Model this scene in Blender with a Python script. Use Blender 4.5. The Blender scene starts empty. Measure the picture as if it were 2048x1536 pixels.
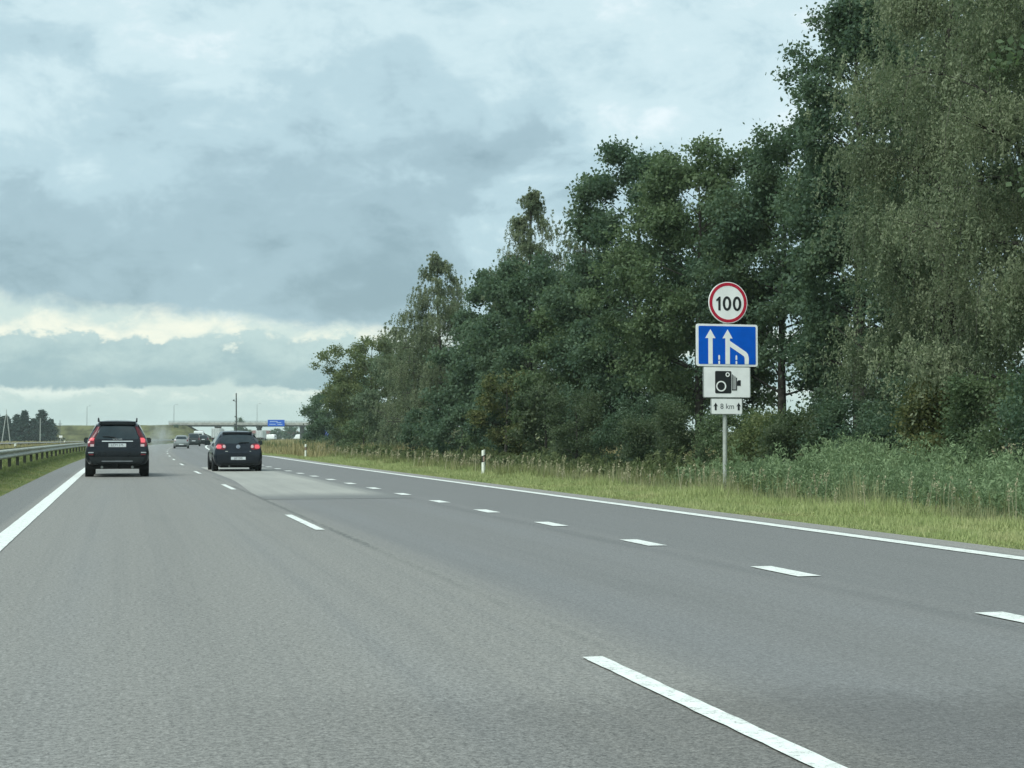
import bpy, bmesh, math, random
import numpy as np
from mathutils import Vector, Matrix
from mathutils.bvhtree import BVHTree
from mathutils.geometry import tessellate_polygon

S = bpy.context.scene
COL = S.collection
R = math.radians

# ------------------------------------------------------------------ camera
cam_data = bpy.data.cameras.new('camera')
cam = bpy.data.objects.new('camera', cam_data)
COL.objects.link(cam)
cam_data.sensor_width = 36.0
cam_data.lens = 3000 / 2048 * 36.0
cam_data.clip_start = 0.1
cam_data.clip_end = 20000
cam.location = (0, 0, 1.23)
cam.rotation_euler = (R(90 + 2.04), 0, R(-14.55))
S.camera = cam

# ------------------------------------------------------------------ exposure, render settings
S.view_settings.view_transform = 'Standard'
S.view_settings.look = 'None'
S.view_settings.exposure = 1.35
S.view_settings.gamma = 1.0
S.view_settings.use_curve_mapping = False
S.render.engine = 'CYCLES'
S.cycles.use_denoising = True
S.cycles.max_bounces = 5
S.cycles.diffuse_bounces = 3
S.cycles.glossy_bounces = 2
S.cycles.transmission_bounces = 3
S.cycles.volume_bounces = 0
S.cycles.transparent_max_bounces = 6
S.cycles.sample_clamp_indirect = 4.0
S.render.film_transparent = False

# ------------------------------------------------------------------ sun (overcast: very soft)
SUN_EL, SUN_AZ = 52, 240            # elevation; compass-like azimuth from +Y towards +X
sun_data = bpy.data.lights.new('sun', 'SUN')
sun_data.energy = 1.5
sun_data.angle = R(36)
sun_data.color = (0.97, 1.0, 0.94)
sun = bpy.data.objects.new('sun', sun_data)
COL.objects.link(sun)
_d = Vector((math.sin(R(SUN_AZ)) * math.cos(R(SUN_EL)), math.cos(R(SUN_AZ)) * math.cos(R(SUN_EL)), math.sin(R(SUN_EL))))
sun.rotation_euler = (-_d).to_track_quat('-Z', 'Y').to_euler()
sun.location = (0, -50, 80)

# ------------------------------------------------------------------ sky: Nishita behind layered procedural clouds
world = bpy.data.worlds.new('World')
S.world = world
world.use_nodes = True
nt = world.node_tree
nt.nodes.clear()


class NB:
    """tiny helper that writes shader maths"""
    def __init__(s, tree): s.t = tree
    def n(s, kind, **kw):
        o = s.t.nodes.new(kind)
        for k, v in kw.items(): setattr(o, k, v)
        return o
    def put(s, sock, v):
        if isinstance(v, (int, float, tuple, list)):
            if isinstance(v, (tuple, list)) and sock.type == 'RGBA' and len(v) == 3: v = (*v, 1)
            sock.default_value = v
        else: s.t.links.new(v, sock)
    def m(s, op, a, b=None, c=None, clamp=False):
        o = s.n('ShaderNodeMath', operation=op, use_clamp=clamp)
        s.put(o.inputs[0], a)
        if b is not None: s.put(o.inputs[1], b)
        if c is not None: s.put(o.inputs[2], c)
        return o.outputs[0]
    def add(s, a, b): return s.m('ADD', a, b)
    def sub(s, a, b): return s.m('SUBTRACT', a, b)
    def mul(s, a, b): return s.m('MULTIPLY', a, b)
    def step(s, v, lo, hi, a=0.0, b=1.0):
        o = s.n('ShaderNodeMapRange', interpolation_type='SMOOTHSTEP')
        for k, x in zip(range(5), (v, lo, hi, a, b)): s.put(o.inputs[k], x)
        return o.outputs[0]
    def noise(s, vec, scale, detail=4, rough=0.55, dist=0.0, dims='3D'):
        o = s.n('ShaderNodeTexNoise', noise_dimensions=dims)
        s.put(o.inputs['Vector'], vec)
        for k, v in (('Scale', scale), ('Detail', detail), ('Roughness', rough), ('Distortion', dist)): s.put(o.inputs[k], v)
        return o.outputs['Fac']
    def mix(s, f, a, b, blend='MIX'):
        o = s.n('ShaderNodeMix', data_type='RGBA', blend_type=blend)
        s.put(o.inputs[0], f); s.put(o.inputs[6], a); s.put(o.inputs[7], b)
        return o.outputs[2]
    def vec(s, x, y, z):
        o = s.n('ShaderNodeCombineXYZ')
        for k, v in enumerate((x, y, z)): s.put(o.inputs[k], v)
        return o.outputs[0]
    def sep(s, v):
        o = s.n('ShaderNodeSeparateXYZ'); s.put(o.inputs[0], v); return o.outputs
    def bell(s, v, c, w):
        """smooth bump centred on c of half width w"""
        return s.step(s.m('ABSOLUTE', s.sub(v, c)), w, 0.0)


SKY_STRENGTH = 0.1
EXPO = 2.0 ** S.view_settings.exposure


def lin(c):
    return tuple((x / 255 / 12.92) if x / 255 <= .04045 else ((x / 255 + .055) / 1.055) ** 2.4 for x in c)


def skyc(c, k=1.0):
    return tuple(x * k * 1.08 / (SKY_STRENGTH * EXPO) for x in lin(c))


b = NB(nt)
tc = b.n('ShaderNodeTexCoord')
d = tc.outputs['Generated']
dx, dy, dz = b.sep(d)
az = b.mul(b.m('ARCTAN2', dx, dy), 57.2958)
el = b.mul(b.m('ARCSINE', dz), 57.2958)
dv = b.vec(dx, dy, b.mul(dz, 1.75))
def off(v, x, y, z):
    o = b.n('ShaderNodeVectorMath', operation='ADD'); b.put(o.inputs[0], v); o.inputs[1].default_value = (x, y, z); return o.outputs[0]
n_big = b.noise(off(dv, 3.1, 1.2, .4), 4.2, 5, .52, .35)
n_mid = b.noise(off(dv, 7.3, 2.1, 5.5), 9.0, 6, .55, .45)
n_fine = b.noise(off(dv, 1.3, 8.1, 2.0), 22.0, 7, .66, .3)
n_puff = b.noise(off(dv, 0, 0, 9.0), 26.0, 7, .66, .25)
n_soft = b.noise(off(dv, 5.0, 0, 14.0), 5.5, 3, .5, .5)
# main deck: soft grey body with paler streaks
lum = b.add(b.mul(b.sub(n_big, .5), .70), b.mul(b.sub(n_mid, .5), 1.0))
lum = b.add(lum, b.mul(b.sub(n_fine, .5), .56))
lum = b.add(lum, .575)
elw = b.add(el, b.mul(b.sub(n_soft, .5), 6.0))
azw = b.add(az, b.mul(b.sub(n_mid, .5), 10.0))
# heavier belly of the bank low on the left, its pale right flank, the pale shoulder above it
heavy = b.mul(b.step(azw, 18.0, 10.0), b.mul(b.step(el, 3.6, 5.2), b.step(elw, 12.5, 5.2)))
lum = b.sub(lum, b.mul(heavy, .26))
core = b.mul(b.bell(azw, 11.0, 5.5), b.bell(elw, 9.8, 3.6))
lum = b.sub(lum, b.mul(core, .16))
flank = b.mul(b.step(azw, 14.0, 17.5), b.bell(elw, 11.8, 2.6))
lum = b.add(lum, b.mul(flank, .24))
high = b.step(elw, 11.5, 15.5)
lum = b.add(lum, b.mul(high, .12))
corner = b.mul(b.step(azw, .5, -3.5), b.step(elw, 12.0, 14.5))
lum = b.sub(lum, b.mul(corner, .20))
bright_l = b.mul(b.bell(azw, -2.5, 5.0), b.bell(elw, 9.0, 3.0))
lum = b.add(lum, b.mul(bright_l, .16))
ramp = b.n('ShaderNodeValToRGB')
b.put(ramp.inputs[0], b.m('ADD', lum, 0, clamp=True))
cr = ramp.color_ramp
cr.interpolation = 'EASE'
cr.elements[0].position = .08; cr.elements[0].color = (*skyc((140, 167, 176)), 1)
cr.elements[1].position = 1.0; cr.elements[1].color = (*skyc((230, 243, 246)), 1)
for p, c in ((.34, (160, 187, 196)), (.55, (181, 208, 216)), (.78, (204, 227, 232))):
    e = cr.elements.new(p); e.color = (*skyc(c), 1)
deck = ramp.outputs[0]
# clear bright slit under the deck
slit_top = b.m('MAXIMUM', b.sub(4.95, b.mul(b.add(az, 4.3), .075)), 3.95)
slit_top = b.add(slit_top, b.mul(b.sub(n_puff, .5), 1.5))
slit_col = b.mix(b.step(n_fine, .38, .66), skyc((200, 219, 214)), skyc((240, 243, 226)))
c1 = b.mix(b.step(el, b.add(slit_top, .45), b.sub(slit_top, .25)), deck, slit_col)
# the low far bank with a puffed upper edge
bank_top = b.add(b.sub(3.75, b.mul(b.add(az, 4.3), .028)), b.add(b.mul(b.sub(n_puff, .5), 3.4), b.mul(b.sub(n_mid, .5), 1.0)))
bank_col = b.mix(b.step(b.add(n_puff, b.mul(b.sub(el, 2.8), .13)), .30, .78), skyc((150, 180, 186)), skyc((184, 208, 207)))
c2 = b.mix(b.step(el, b.add(bank_top, .22), b.sub(bank_top, .14)), c1, bank_col)
# paler air near the horizon, with one more faint line of cloud in it
low_top = b.add(1.85, b.mul(b.sub(n_puff, .5), 1.5))
low_col = b.mix(b.step(el, 1.7, 1.15), skyc((222, 236, 228)), skyc((190, 214, 211)))
low_col = b.mix(b.mul(b.step(n_puff, .42, .56), .8), low_col, skyc((184, 208, 206)))
low_col = b.mix(b.step(el, .8, .1), low_col, skyc((204, 226, 220)))
c3 = b.mix(b.step(el, b.add(low_top, .16), b.sub(low_top, .10)), c2, low_col)
sky_node = b.n('ShaderNodeTexSky', sky_type='NISHITA', sun_disc=False, sun_elevation=R(SUN_EL), sun_rotation=R(SUN_AZ))
c4 = b.mix(.95, sky_node.outputs[0], c3)
bg = b.n('ShaderNodeBackground')
b.put(bg.inputs[0], c4)
bg.inputs[1].default_value = SKY_STRENGTH
wo = b.n('ShaderNodeOutputWorld')
nt.links.new(bg.outputs[0], wo.inputs[0])

# ------------------------------------------------------------------ materials
MATS = {}


def mat(name, col, rough=.6, spec=.5, metal=0, var=.12, scale=6.0, bump=0.0, coat=0.0, emit=None, estr=0.0, col2=None):
    """Principled surface with a little procedural colour variation (and relief)"""
    if name in MATS: return MATS[name]
    m = bpy.data.materials.new(name); m.use_nodes = True
    t = m.node_tree; q = NB(t)
    p = t.nodes['Principled BSDF']
    co = q.n('ShaderNodeTexCoord').outputs['Object']
    nz = q.noise(co, scale, 5, .6)
    c2 = col2 or tuple(x * (1 - var * 1.6) for x in col)
    c1 = tuple(x * (1 + var * .6) for x in col)
    q.put(p.inputs['Base Color'], q.mix(q.step(nz, .32, .68), c1, c2))
    q.put(p.inputs['Roughness'], q.m('ADD', rough, q.mul(q.sub(nz, .5), .15 * min(1, rough * 2)), clamp=True))
    p.inputs['Specular IOR Level'].default_value = spec
    p.inputs['Metallic'].default_value = metal
    if coat: p.inputs['Coat Weight'].default_value = coat; p.inputs['Coat Roughness'].default_value = .06
    if emit: p.inputs['Emission Color'].default_value = (*emit, 1); p.inputs['Emission Strength'].default_value = estr
    if bump:
        bn = q.n('ShaderNodeBump'); bn.inputs['Strength'].default_value = bump; bn.inputs['Distance'].default_value = .02
        t.links.new(q.noise(co, scale * 5, 4, .6), bn.inputs['Height']); t.links.new(bn.outputs[0], p.inputs['Normal'])
    MATS[name] = m
    return m


def leafmat(name, ca, cb, cc=None, rough=.55, trans=.42):
    """foliage: every face carries a random 'tint'; leaf light passes partly through"""
    m = bpy.data.materials.new(name); m.use_nodes = True
    t = m.node_tree; q = NB(t)
    p = t.nodes['Principled BSDF']; out = t.nodes['Material Output']
    at = q.n('ShaderNodeAttribute', attribute_name='tint').outputs['Fac']
    nz = q.noise(q.n('ShaderNodeTexCoord').outputs['Object'], .9, 3, .5)
    c = q.mix(at, ca, cb)
    if cc: c = q.mix(q.step(nz, .48, .72), c, q.mix(at, cc, cb))
    q.put(p.inputs['Base Color'], c)
    p.inputs['Roughness'].default_value = rough
    p.inputs['Specular IOR Level'].default_value = .15
    tr = q.n('ShaderNodeBsdfTranslucent'); q.put(tr.inputs[0], q.mix(.5, c, (.15, .23, .08)))
    ms = q.n('ShaderNodeMixShader'); ms.inputs[0].default_value = trans
    t.links.new(p.outputs[0], ms.inputs[1]); t.links.new(tr.outputs[0], ms.inputs[2]); t.links.new(ms.outputs[0], out.inputs[0])
    return m


# ------------------------------------------------------------------ object helpers
def tag(o, label=None, cat=None, group=None, kind=None):
    if label: o['label'] = label
    if cat: o['category'] = cat
    if group: o['group'] = group
    if kind: o['kind'] = kind
    return o


def link(name, me, m=None, parent=None):
    o = bpy.data.objects.new(name, me); COL.objects.link(o)
    if m is not None and me is not None and not me.materials: me.materials.append(m)
    if parent is not None: o.parent = parent
    return o


def thing(name, label, cat, loc=(0, 0, 0), rz=0.0, group=None):
    o = bpy.data.objects.new(name, None); COL.objects.link(o)
    o.location = loc; o.rotation_euler = (0, 0, rz); o.empty_display_size = .2
    return tag(o, label, cat, group)


def copy_tree(o, parent=None):
    c = o.copy(); COL.objects.link(c)
    if parent is not None: c.parent = parent
    for ch in list(o.children): copy_tree(ch, c)
    return c


def mesh_np(name, V, F, attr=None, smooth=False):
    """fast mesh from numpy arrays: V (n,3), F (m,k)"""
    V = np.asarray(V, np.float32); F = np.asarray(F, np.int32)
    me = bpy.data.meshes.new(name)
    me.vertices.add(len(V)); me.vertices.foreach_set('co', V.ravel())
    k = F.shape[1]
    me.loops.add(F.size); me.loops.foreach_set('vertex_index', F.ravel())
    me.polygons.add(len(F)); me.polygons.foreach_set('loop_start', np.arange(0, F.size, k, dtype=np.int32))
    me.polygons.foreach_set('loop_total', np.full(len(F), k, np.int32))
    if smooth: me.polygons.foreach_set('use_smooth', np.ones(len(F), bool))
    me.update(calc_edges=True)
    if attr is not None:
        a = me.attributes.new('tint', 'FLOAT', 'FACE'); a.data.foreach_set('value', np.asarray(attr, np.float32))
    return me


class MB:
    """collects boxes, tubes, prisms ... and links them as one mesh"""
    def __init__(s): s.bm = bmesh.new()
    def box(s, x0, x1, y0, y1, z0, z1):
        vs = [s.bm.verts.new(p) for p in ((x0, y0, z0), (x1, y0, z0), (x1, y1, z0), (x0, y1, z0), (x0, y0, z1), (x1, y0, z1), (x1, y1, z1), (x0, y1, z1))]
        for f in ((3, 2, 1, 0), (4, 5, 6, 7), (0, 1, 5, 4), (1, 2, 6, 5), (2, 3, 7, 6), (3, 0, 4, 7)): s.bm.faces.new([vs[i] for i in f])
        return s
    def tube(s, pts, rs, n=8, cap=True):
        pts = [Vector(p) for p in pts]
        if isinstance(rs, (int, float)): rs = [rs] * len(pts)
        rings = []
        for i, p in enumerate(pts):
            t = (pts[min(i + 1, len(pts) - 1)] - pts[max(i - 1, 0)]).normalized()
            a = t.cross(Vector((0, 0, 1)) if abs(t.z) < .9 else Vector((1, 0, 0))).normalized(); c = t.cross(a)
            rings.append([s.bm.verts.new(p + (a * math.cos(2 * math.pi * k / n) + c * math.sin(2 * math.pi * k / n)) * rs[i]) for k in range(n)])
        for u, v in zip(rings, rings[1:]):
            for k in range(n): s.bm.faces.new((u[k], u[(k + 1) % n], v[(k + 1) % n], v[k]))
        if cap:
            s.bm.faces.new(rings[0][::-1]); s.bm.faces.new(rings[-1])
        return s
    def prism(s, poly, y0, y1):
        """polygon in x,z pushed from y0 back to y1 (front at y0)"""
        tris = tessellate_polygon([[Vector((p[0], p[1], 0)) for p in poly]])
        n = len(poly)
        f = [s.bm.verts.new((p[0], y0, p[1])) for p in poly]; g = [s.bm.verts.new((p[0], y1, p[1])) for p in poly]
        for t in tris:
            try: s.bm.faces.new([f[i] for i in t]); s.bm.faces.new([g[i] for i in t[::-1]])
            except ValueError: pass
        for i in range(n): s.bm.faces.new((f[i], g[i], g[(i + 1) % n], f[(i + 1) % n]))
        return s
    def ring(s, cx, cz, rx, rz, ix, iz, y0, y1, n=48):
        A = [(math.cos(2 * math.pi * k / n), math.sin(2 * math.pi * k / n)) for k in range(n)]
        o = [s.bm.verts.new((cx + rx * a, y0, cz + rz * c)) for a, c in A]; i_ = [s.bm.verts.new((cx + ix * a, y0, cz + iz * c)) for a, c in A]
        ob = [s.bm.verts.new((cx + rx * a, y1, cz + rz * c)) for a, c in A]; ib = [s.bm.verts.new((cx + ix * a, y1, cz + iz * c)) for a, c in A]
        for k in range(n):
            j = (k + 1) % n
            s.bm.faces.new((o[k], i_[k], i_[j], o[j])); s.bm.faces.new((o[k], o[j], ob[j], ob[k]))
            s.bm.faces.new((i_[k], ib[k], ib[j], i_[j])); s.bm.faces.new((ob[k], ob[j], ib[j], ib[k]))
        return s
    def lathe(s, prof, axis='X', n=24):
        """profile (r, a): closed loop revolved about the x axis through the origin"""
        rings = []
        for k in range(n):
            c, q = math.cos(2 * math.pi * k / n), math.sin(2 * math.pi * k / n)
            rings.append([s.bm.verts.new((a, r * c, r * q)) for r, a in prof])
        for k in range(n):
            u, v = rings[k], rings[(k + 1) % n]
            for i in range(len(prof)):
                j = (i + 1) % len(prof)
                s.bm.faces.new((u[i], u[j], v[j], v[i]))
        return s
    def mesh(s, name, smooth=None, bevel=0.0):
        if bevel:
            bmesh.ops.remove_doubles(s.bm, verts=s.bm.verts, dist=1e-5)
            bmesh.ops.bevel(s.bm, geom=[e for e in s.bm.edges if len(e.link_faces) == 2 and e.calc_face_angle(0) > .5], offset=bevel, segments=2, affect='EDGES')
        bmesh.ops.recalc_face_normals(s.bm, faces=s.bm.faces)
        me = bpy.data.meshes.new(name); s.bm.to_mesh(me); s.bm.free()
        if smooth is not None:
            for p in me.polygons: p.use_smooth = True
            me.set_sharp_from_angle(angle=R(smooth))
        return me
    def build(s, name, m, parent=None, smooth=None, bevel=0.0):
        return link(name, s.mesh(name, smooth, bevel), m, parent)


def text_mesh(txt, size, extrude=.001):
    """text as a mesh in the x,z plane facing -y, centred on the origin"""
    cu = bpy.data.curves.new('text', 'FONT'); cu.body = txt; cu.size = size; cu.extrude = extrude
    cu.align_x = 'CENTER'; cu.align_y = 'CENTER'; cu.resolution_u = 3
    o = bpy.data.objects.new('text', cu); COL.objects.link(o)
    bpy.context.view_layer.update()
    me = bpy.data.meshes.new_from_object(o.evaluated_get(bpy.context.evaluated_depsgraph_get()))
    bpy.data.objects.remove(o); bpy.data.curves.remove(cu)
    me.transform(Matrix.Rotation(R(90), 4, 'X'))
    return me


rng = np.random.default_rng(7)
random.seed(7)


# ------------------------------------------------------------------ road alignment
def shift(s):
    """the road runs straight and then bends gently to the right"""
    s = np.asarray(s, float)
    q = np.clip(s - 50, 0, 700)
    return 1.75e-4 * q * q + np.clip(s - 750, 0, None) * .245


def heading(s): return -math.atan2(3.5e-4 * min(max(0, s - 50), 700), 1.0)


def sm(x, a, c):
    t = np.clip((np.asarray(x, float) - a) / (c - a), 0, 1)
    return t * t * (3 - 2 * t)


def pt(off, s, z=0.0): return (float(off + shift(s)), float(s), z)


def right_line(s): return 8.83 - 2.2 * sm(s, 96, 124)     # the third lane ends


def gh(off, s):
    """height of the ground beside the road"""
    off = np.asarray(off, float)
    l = .22 * sm(-off, 2.4, 3.9) - .5 * sm(-off, 7, 12) + .15 * sm(-off, 14, 40)
    r_ = -.35 * sm(off, 11.8, 14.5) + .45 * sm(off, 15, 19)
    return np.where(off < 0, l, r_) - .045


def road_strip(name, o0, o1, s0, s1, z, m, parent=None, ds=3.0, nx=1, thick=0):
    n = max(1, int((s1 - s0) / ds))
    ss = np.linspace(s0, s1, n + 1)
    jit = .0045 if (m is not None and m.name == 'road_paint') else 0.0
    a = np.array([o0(x) if callable(o0) else o0 for x in ss], float); c = np.array([o1(x) if callable(o1) else o1 for x in ss], float)
    if jit:
        a = a + rng.normal(0, jit * .6, len(ss)); c = c + rng.normal(0, jit * .6, len(ss))
    V, UV = [], []
    for j in range(nx + 1):
        f = j / nx
        o = a + (c - a) * f
        V.append(np.stack([o + shift(ss), ss, np.full_like(ss, z)], 1)); UV.append(np.stack([o, ss], 1))
    V = np.concatenate(V); UV = np.concatenate(UV)
    N = n + 1
    F = [(j * N + i, (j + 1) * N + i, (j + 1) * N + i + 1, j * N + i + 1) for j in range(nx) for i in range(n)]
    me = mesh_np(name, V, F)
    uv = me.uv_layers.new(name='road')
    uv.data.foreach_set('uv', UV[np.array(F).ravel()].astype(np.float32).ravel())
    return link(name, me, m, parent)


def road_mat(name, kind):
    m = bpy.data.materials.new(name); m.use_nodes = True
    t = m.node_tree; q = NB(t); p = t.nodes['Principled BSDF']
    uv = q.n('ShaderNodeUVMap', uv_map='road').outputs[0]
    u, v, _ = q.sep(uv)
    co = q.n('ShaderNodeTexCoord').outputs['Object']
    grit = q.add(q.mul(q.noise(co, 34, 3, .85), .6), q.mul(q.noise(co, 85, 2, .8), .4))
    grit2 = q.noise(co, 9, 3, .6)
    patch = q.noise(q.vec(u, q.mul(v, .22), 0), .55, 4, .55)
    streak = q.noise(q.vec(q.mul(u, 2.4), q.mul(v, .02), 4), 1.0, 4, .6)
    streak2 = q.noise(q.vec(q.mul(u, 7.), q.mul(v, .04), 8), 1.0, 3, .6)
    if kind == 'asphalt':
        left, right, far = (.196, .193, .178), (.161, .162, .158), (.151, .153, .150)
        edge = q.add(u, q.mul(q.sub(streak, .5), .5))
        c = q.mix(q.step(edge, 2.75, 3.15), left, right)
        c = q.mix(q.mul(q.step(edge, 5.95, 6.1), .8), c, far)
        c = q.mix(q.step(u, 9.0, 9.12), c, (.235, .228, .21))          # gritty outer shoulder
        c = q.mix(q.step(u, -1.55, -1.7), c, (.150, .152, .145))
        # wheel tracks polished paler and bluer, oil line in between
        for cx in (-.35, 1.5, 3.5, 5.05):
            c = q.mix(q.mul(q.bell(u, cx, .42), q.step(patch, .3, .7, .06, .30)), c, (.180, .189, .194))
        for cx in (.6, 4.3):
            c = q.mix(q.mul(q.bell(u, cx, .5), q.step(streak, .35, .65, .04, .22)), c, (.122, .124, .116))
        c = q.mix(q.step(streak2, .40, .72, 0, .20), c, (.116, .121, .122))
        c = q.mix(q.step(patch, .52, .80, 0, .35), c, (.118, .121, .117))
        seam = q.mul(q.bell(q.add(u, q.mul(q.sub(grit2, .5), .25)), 5.60, .22), q.step(patch, .35, .65, .05, .55))
        c = q.mix(seam, c, (.085, .09, .09))
        spots = q.noise(co, 2.2, 5, .75)
        c = q.mix(q.step(spots, .70, .76, 0, .6), c, (.075, .077, .074))
        crack = q.mul(q.bell(q.add(u, q.mul(q.sub(grit2, .5), .3)), 2.72, .07), q.step(patch, .40, .58, 0, .85))
        c = q.mix(crack, c, (.08, .085, .08))
        # dark brown band close by: a windscreen reflection painted into the asphalt colour
        refl_band = q.add(q.add(q.mul(v, 1.0), q.mul(u, .26)), q.add(q.mul(q.sub(patch, .5), 1.6), q.mul(q.sub(grit2, .5), .8)))
        c = q.mix(q.mul(q.mul(q.step(refl_band, 7.9, 6.9), q.step(refl_band, 5.0, 5.8)), q.step(u, -.2, 3.0, .05, .42)), c, (.062, .058, .054))
        amp = q.step(u, 2.4, 3.3, 1.8, 1.35)
    else:
        c = q.mix(q.step(patch, .3, .7), (.33, .33, .30), (.27, .273, .25))
        c = q.mix(q.step(streak, .45, .7, 0, .4), c, (.20, .203, .19))
        rag = q.add(v, q.mul(q.sub(patch, .5), 2.2))
        c = q.mix(q.step(rag, 34.0, 30.4), c, (.150, .155, .150))
        c = q.mix(q.step(q.add(u, q.mul(q.sub(streak2, .5), .5)), 5.1, 5.75), c, (.150, .155, .150))
        amp = .6
    g = q.add(1.0, q.mul(amp, q.mul(q.sub(grit, .5), 2.6)))
    g = q.mul(g, q.add(1.0, q.mul(q.sub(grit2, .5), .35)))
    mu = q.n('ShaderNodeVectorMath', operation='SCALE'); q.put(mu.inputs[0], c); q.put(mu.inputs['Scale'], q.m('MAXIMUM', g, .2))
    q.put(p.inputs['Base Color'], mu.outputs[0])
    p.inputs['Roughness'].default_value = .72
    p.inputs['Specular IOR Level'].default_value = .35
    bn = q.n('ShaderNodeBump'); bn.inputs['Strength'].default_value = .35; bn.inputs['Distance'].default_value = .012
    t.links.new(grit, bn.inputs['Height']); t.links.new(bn.outputs[0], p.inputs['Normal'])
    return m


def paint_mat():
    m = bpy.data.materials.new('road_paint'); m.use_nodes = True
    t = m.node_tree; q = NB(t); p = t.nodes['Principled BSDF']
    co = q.n('ShaderNodeTexCoord').outputs['Object']
    w1 = q.noise(co, 9, 5, .7); w2 = q.noise(co, 60, 3, .7)
    c = q.mix(q.step(w1, .42, .75), (.70, .73, .69), (.50, .52, .49))
    c = q.mix(q.mul(q.step(w2, .52, .66), q.step(w1, .36, .60)), c, (.24, .245, .24))
    q.put(p.inputs['Base Color'], c)
    p.inputs['Roughness'].default_value = .6
    return m


# ------------------------------------------------------------------ ground
def ground_mat():
    m = bpy.data.materials.new('ground_mat'); m.use_nodes = True
    t = m.node_tree; q = NB(t); p = t.nodes['Principled BSDF']
    uv = q.n('ShaderNodeUVMap', uv_map='road').outputs[0]
    u, v, _ = q.sep(uv)
    co = q.n('ShaderNodeTexCoord').outputs['Object']
    n1 = q.noise(co, .35, 5, .6); n2 = q.noise(co, 3.0, 4, .65); n3 = q.noise(q.vec(u, q.mul(v, .25), 0), .25, 4, .6)
    grass = q.mix(q.step(n1, .35, .65), (.085, .115, .04), (.14, .145, .055))
    tan = q.mix(q.step(n1, .35, .65), (.25, .215, .12), (.165, .155, .075))
    soil = q.mix(q.step(n2, .35, .65), (.035, .045, .02), (.06, .055, .028))
    uu = q.add(u, q.mul(q.sub(n3, .5), 2.0))
    c = q.mix(q.step(uu, 13.2, 15.0), grass, soil)
    c = q.mix(q.mul(q.step(uu, 25.0, 31.0), .9), c, tan)
    c = q.mix(q.mul(q.step(q.add(v, q.mul(n3, 30)), 165.0, 190.0), q.step(uu, 11.5, 13.0)), c, tan)
    c = q.mix(q.step(uu, -6.5, -9.5), c, tan)
    c = q.mix(q.mul(q.step(uu, -24.0, -27.0), q.step(n1, .4, .6)), c, grass)
    c = q.mix(q.step(n2, .45, .75, 0, .45), c, q.mix(.5, c, (.05, .06, .02)))
    gr = q.mul(q.bell(u, 9.6, .35), q.step(n2, .3, .7, .3, .9))
    c = q.mix(gr, c, (.21, .205, .165))
    q.put(p.inputs['Base Color'], c)
    p.inputs['Roughness'].default_value = .95; p.inputs['Specular IOR Level'].default_value = .1
    bn = q.n('ShaderNodeBump'); bn.inputs['Strength'].default_value = .6; bn.inputs['Distance'].default_value = .08
    t.links.new(n2, bn.inputs['Height']); t.links.new(bn.outputs[0], p.inputs['Normal'])
    return m


offs = np.array([-3000, -1500, -700, -300, -150, -80, -50, -38, -28, -20, -16, -14, -12, -10, -8.5, -7, -6, -5, -4.4, -3.9, -3.5, -3.1, -2.8, -2.4, 0, 5, 8, 9.5, 10.5, 11.5, 12, 12.5, 13, 13.5, 14, 14.5, 15, 16, 17, 18, 19, 21, 25, 32, 45, 70, 120, 250, 600, 1500, 3000], float)
ssg = np.concatenate([[-300, -60], np.arange(-10, 400, 6.0), np.arange(400, 1000, 40), [1200, 1600, 2200, 3000]])
OO, SS = np.meshgrid(offs, ssg)
V = np.stack([OO + shift(SS), SS, gh(OO, SS)], -1).reshape(-1, 3)
nx = len(offs)
F = np.array([(r_ * nx + c, r_ * nx + c + 1, (r_ + 1) * nx + c + 1, (r_ + 1) * nx + c) for r_ in range(len(ssg) - 1) for c in range(nx - 1)])
me = mesh_np('ground', V, F, smooth=True)
uv = me.uv_layers.new(name='road')
uv.data.foreach_set('uv', np.stack([OO, SS], -1).reshape(-1, 2)[F.ravel()].astype(np.float32).ravel())
ground = tag(link('ground', me, ground_mat()), kind='structure')

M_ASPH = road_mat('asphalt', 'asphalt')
M_CONC = road_mat('pale_surfacing', 'pale')
M_PAINT = paint_mat()
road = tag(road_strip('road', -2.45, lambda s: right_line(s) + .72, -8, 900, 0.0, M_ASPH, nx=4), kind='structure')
patch_o0 = lambda s: 2.75 + .35 * sm(s, 31, 45)
road_strip('pale_road_patch', patch_o0, 5.72, 30.0, 63, .004, M_CONC, road, ds=2)
road_strip('edge_line', -1.50, -1.26, -8, 640, .008, M_PAINT, road, ds=.4)
road_strip('edge_line', lambda s: right_line(s) - .12, lambda s: right_line(s) + .12, -8, 640, .008, M_PAINT, road, ds=.4)
for k in range(0, 22):
    s1 = 8.04 + 15.9 * k
    road_strip('lane_dash', 2.49, 2.61, s1 - 4.0, s1, .008, M_PAINT, road, ds=.12 if k < 4 else 2)
for k in range(-1, 22):
    s1 = 13.25 + 3.87 * k
    road_strip('lane_dash', 5.77, 5.99, s1 - 1.05, s1, .008, M_PAINT, road, ds=.12 if k < 8 else 2)
# the other carriageway beyond the median
other = tag(road_strip('opposite_road', -37, -27, -8, 900, .16, M_ASPH, nx=1, ds=6), kind='structure')

# ------------------------------------------------------------------ bridge and its embankments
BX, BY = 58.0, 605.0
BR = heading(605)
M_EMB = mat('embankment_grass', (.108, .114, .052), .95, .1, var=.35, scale=.25, bump=.4)
M_CONCRETE = mat('bridge_concrete', (.40, .41, .38), .85, .3, var=.15, scale=.8)
M_DARKC = mat('girder_concrete', (.085, .095, .09), .85, .3, var=.2, scale=.6)
M_STEEL = mat('galvanised_steel', (.17, .19, .18), .6, .4, .4, var=.15, scale=4)
M_DSTEEL = mat('dark_steel', (.10, .115, .11), .6, .5, .3, var=.2)


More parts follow.
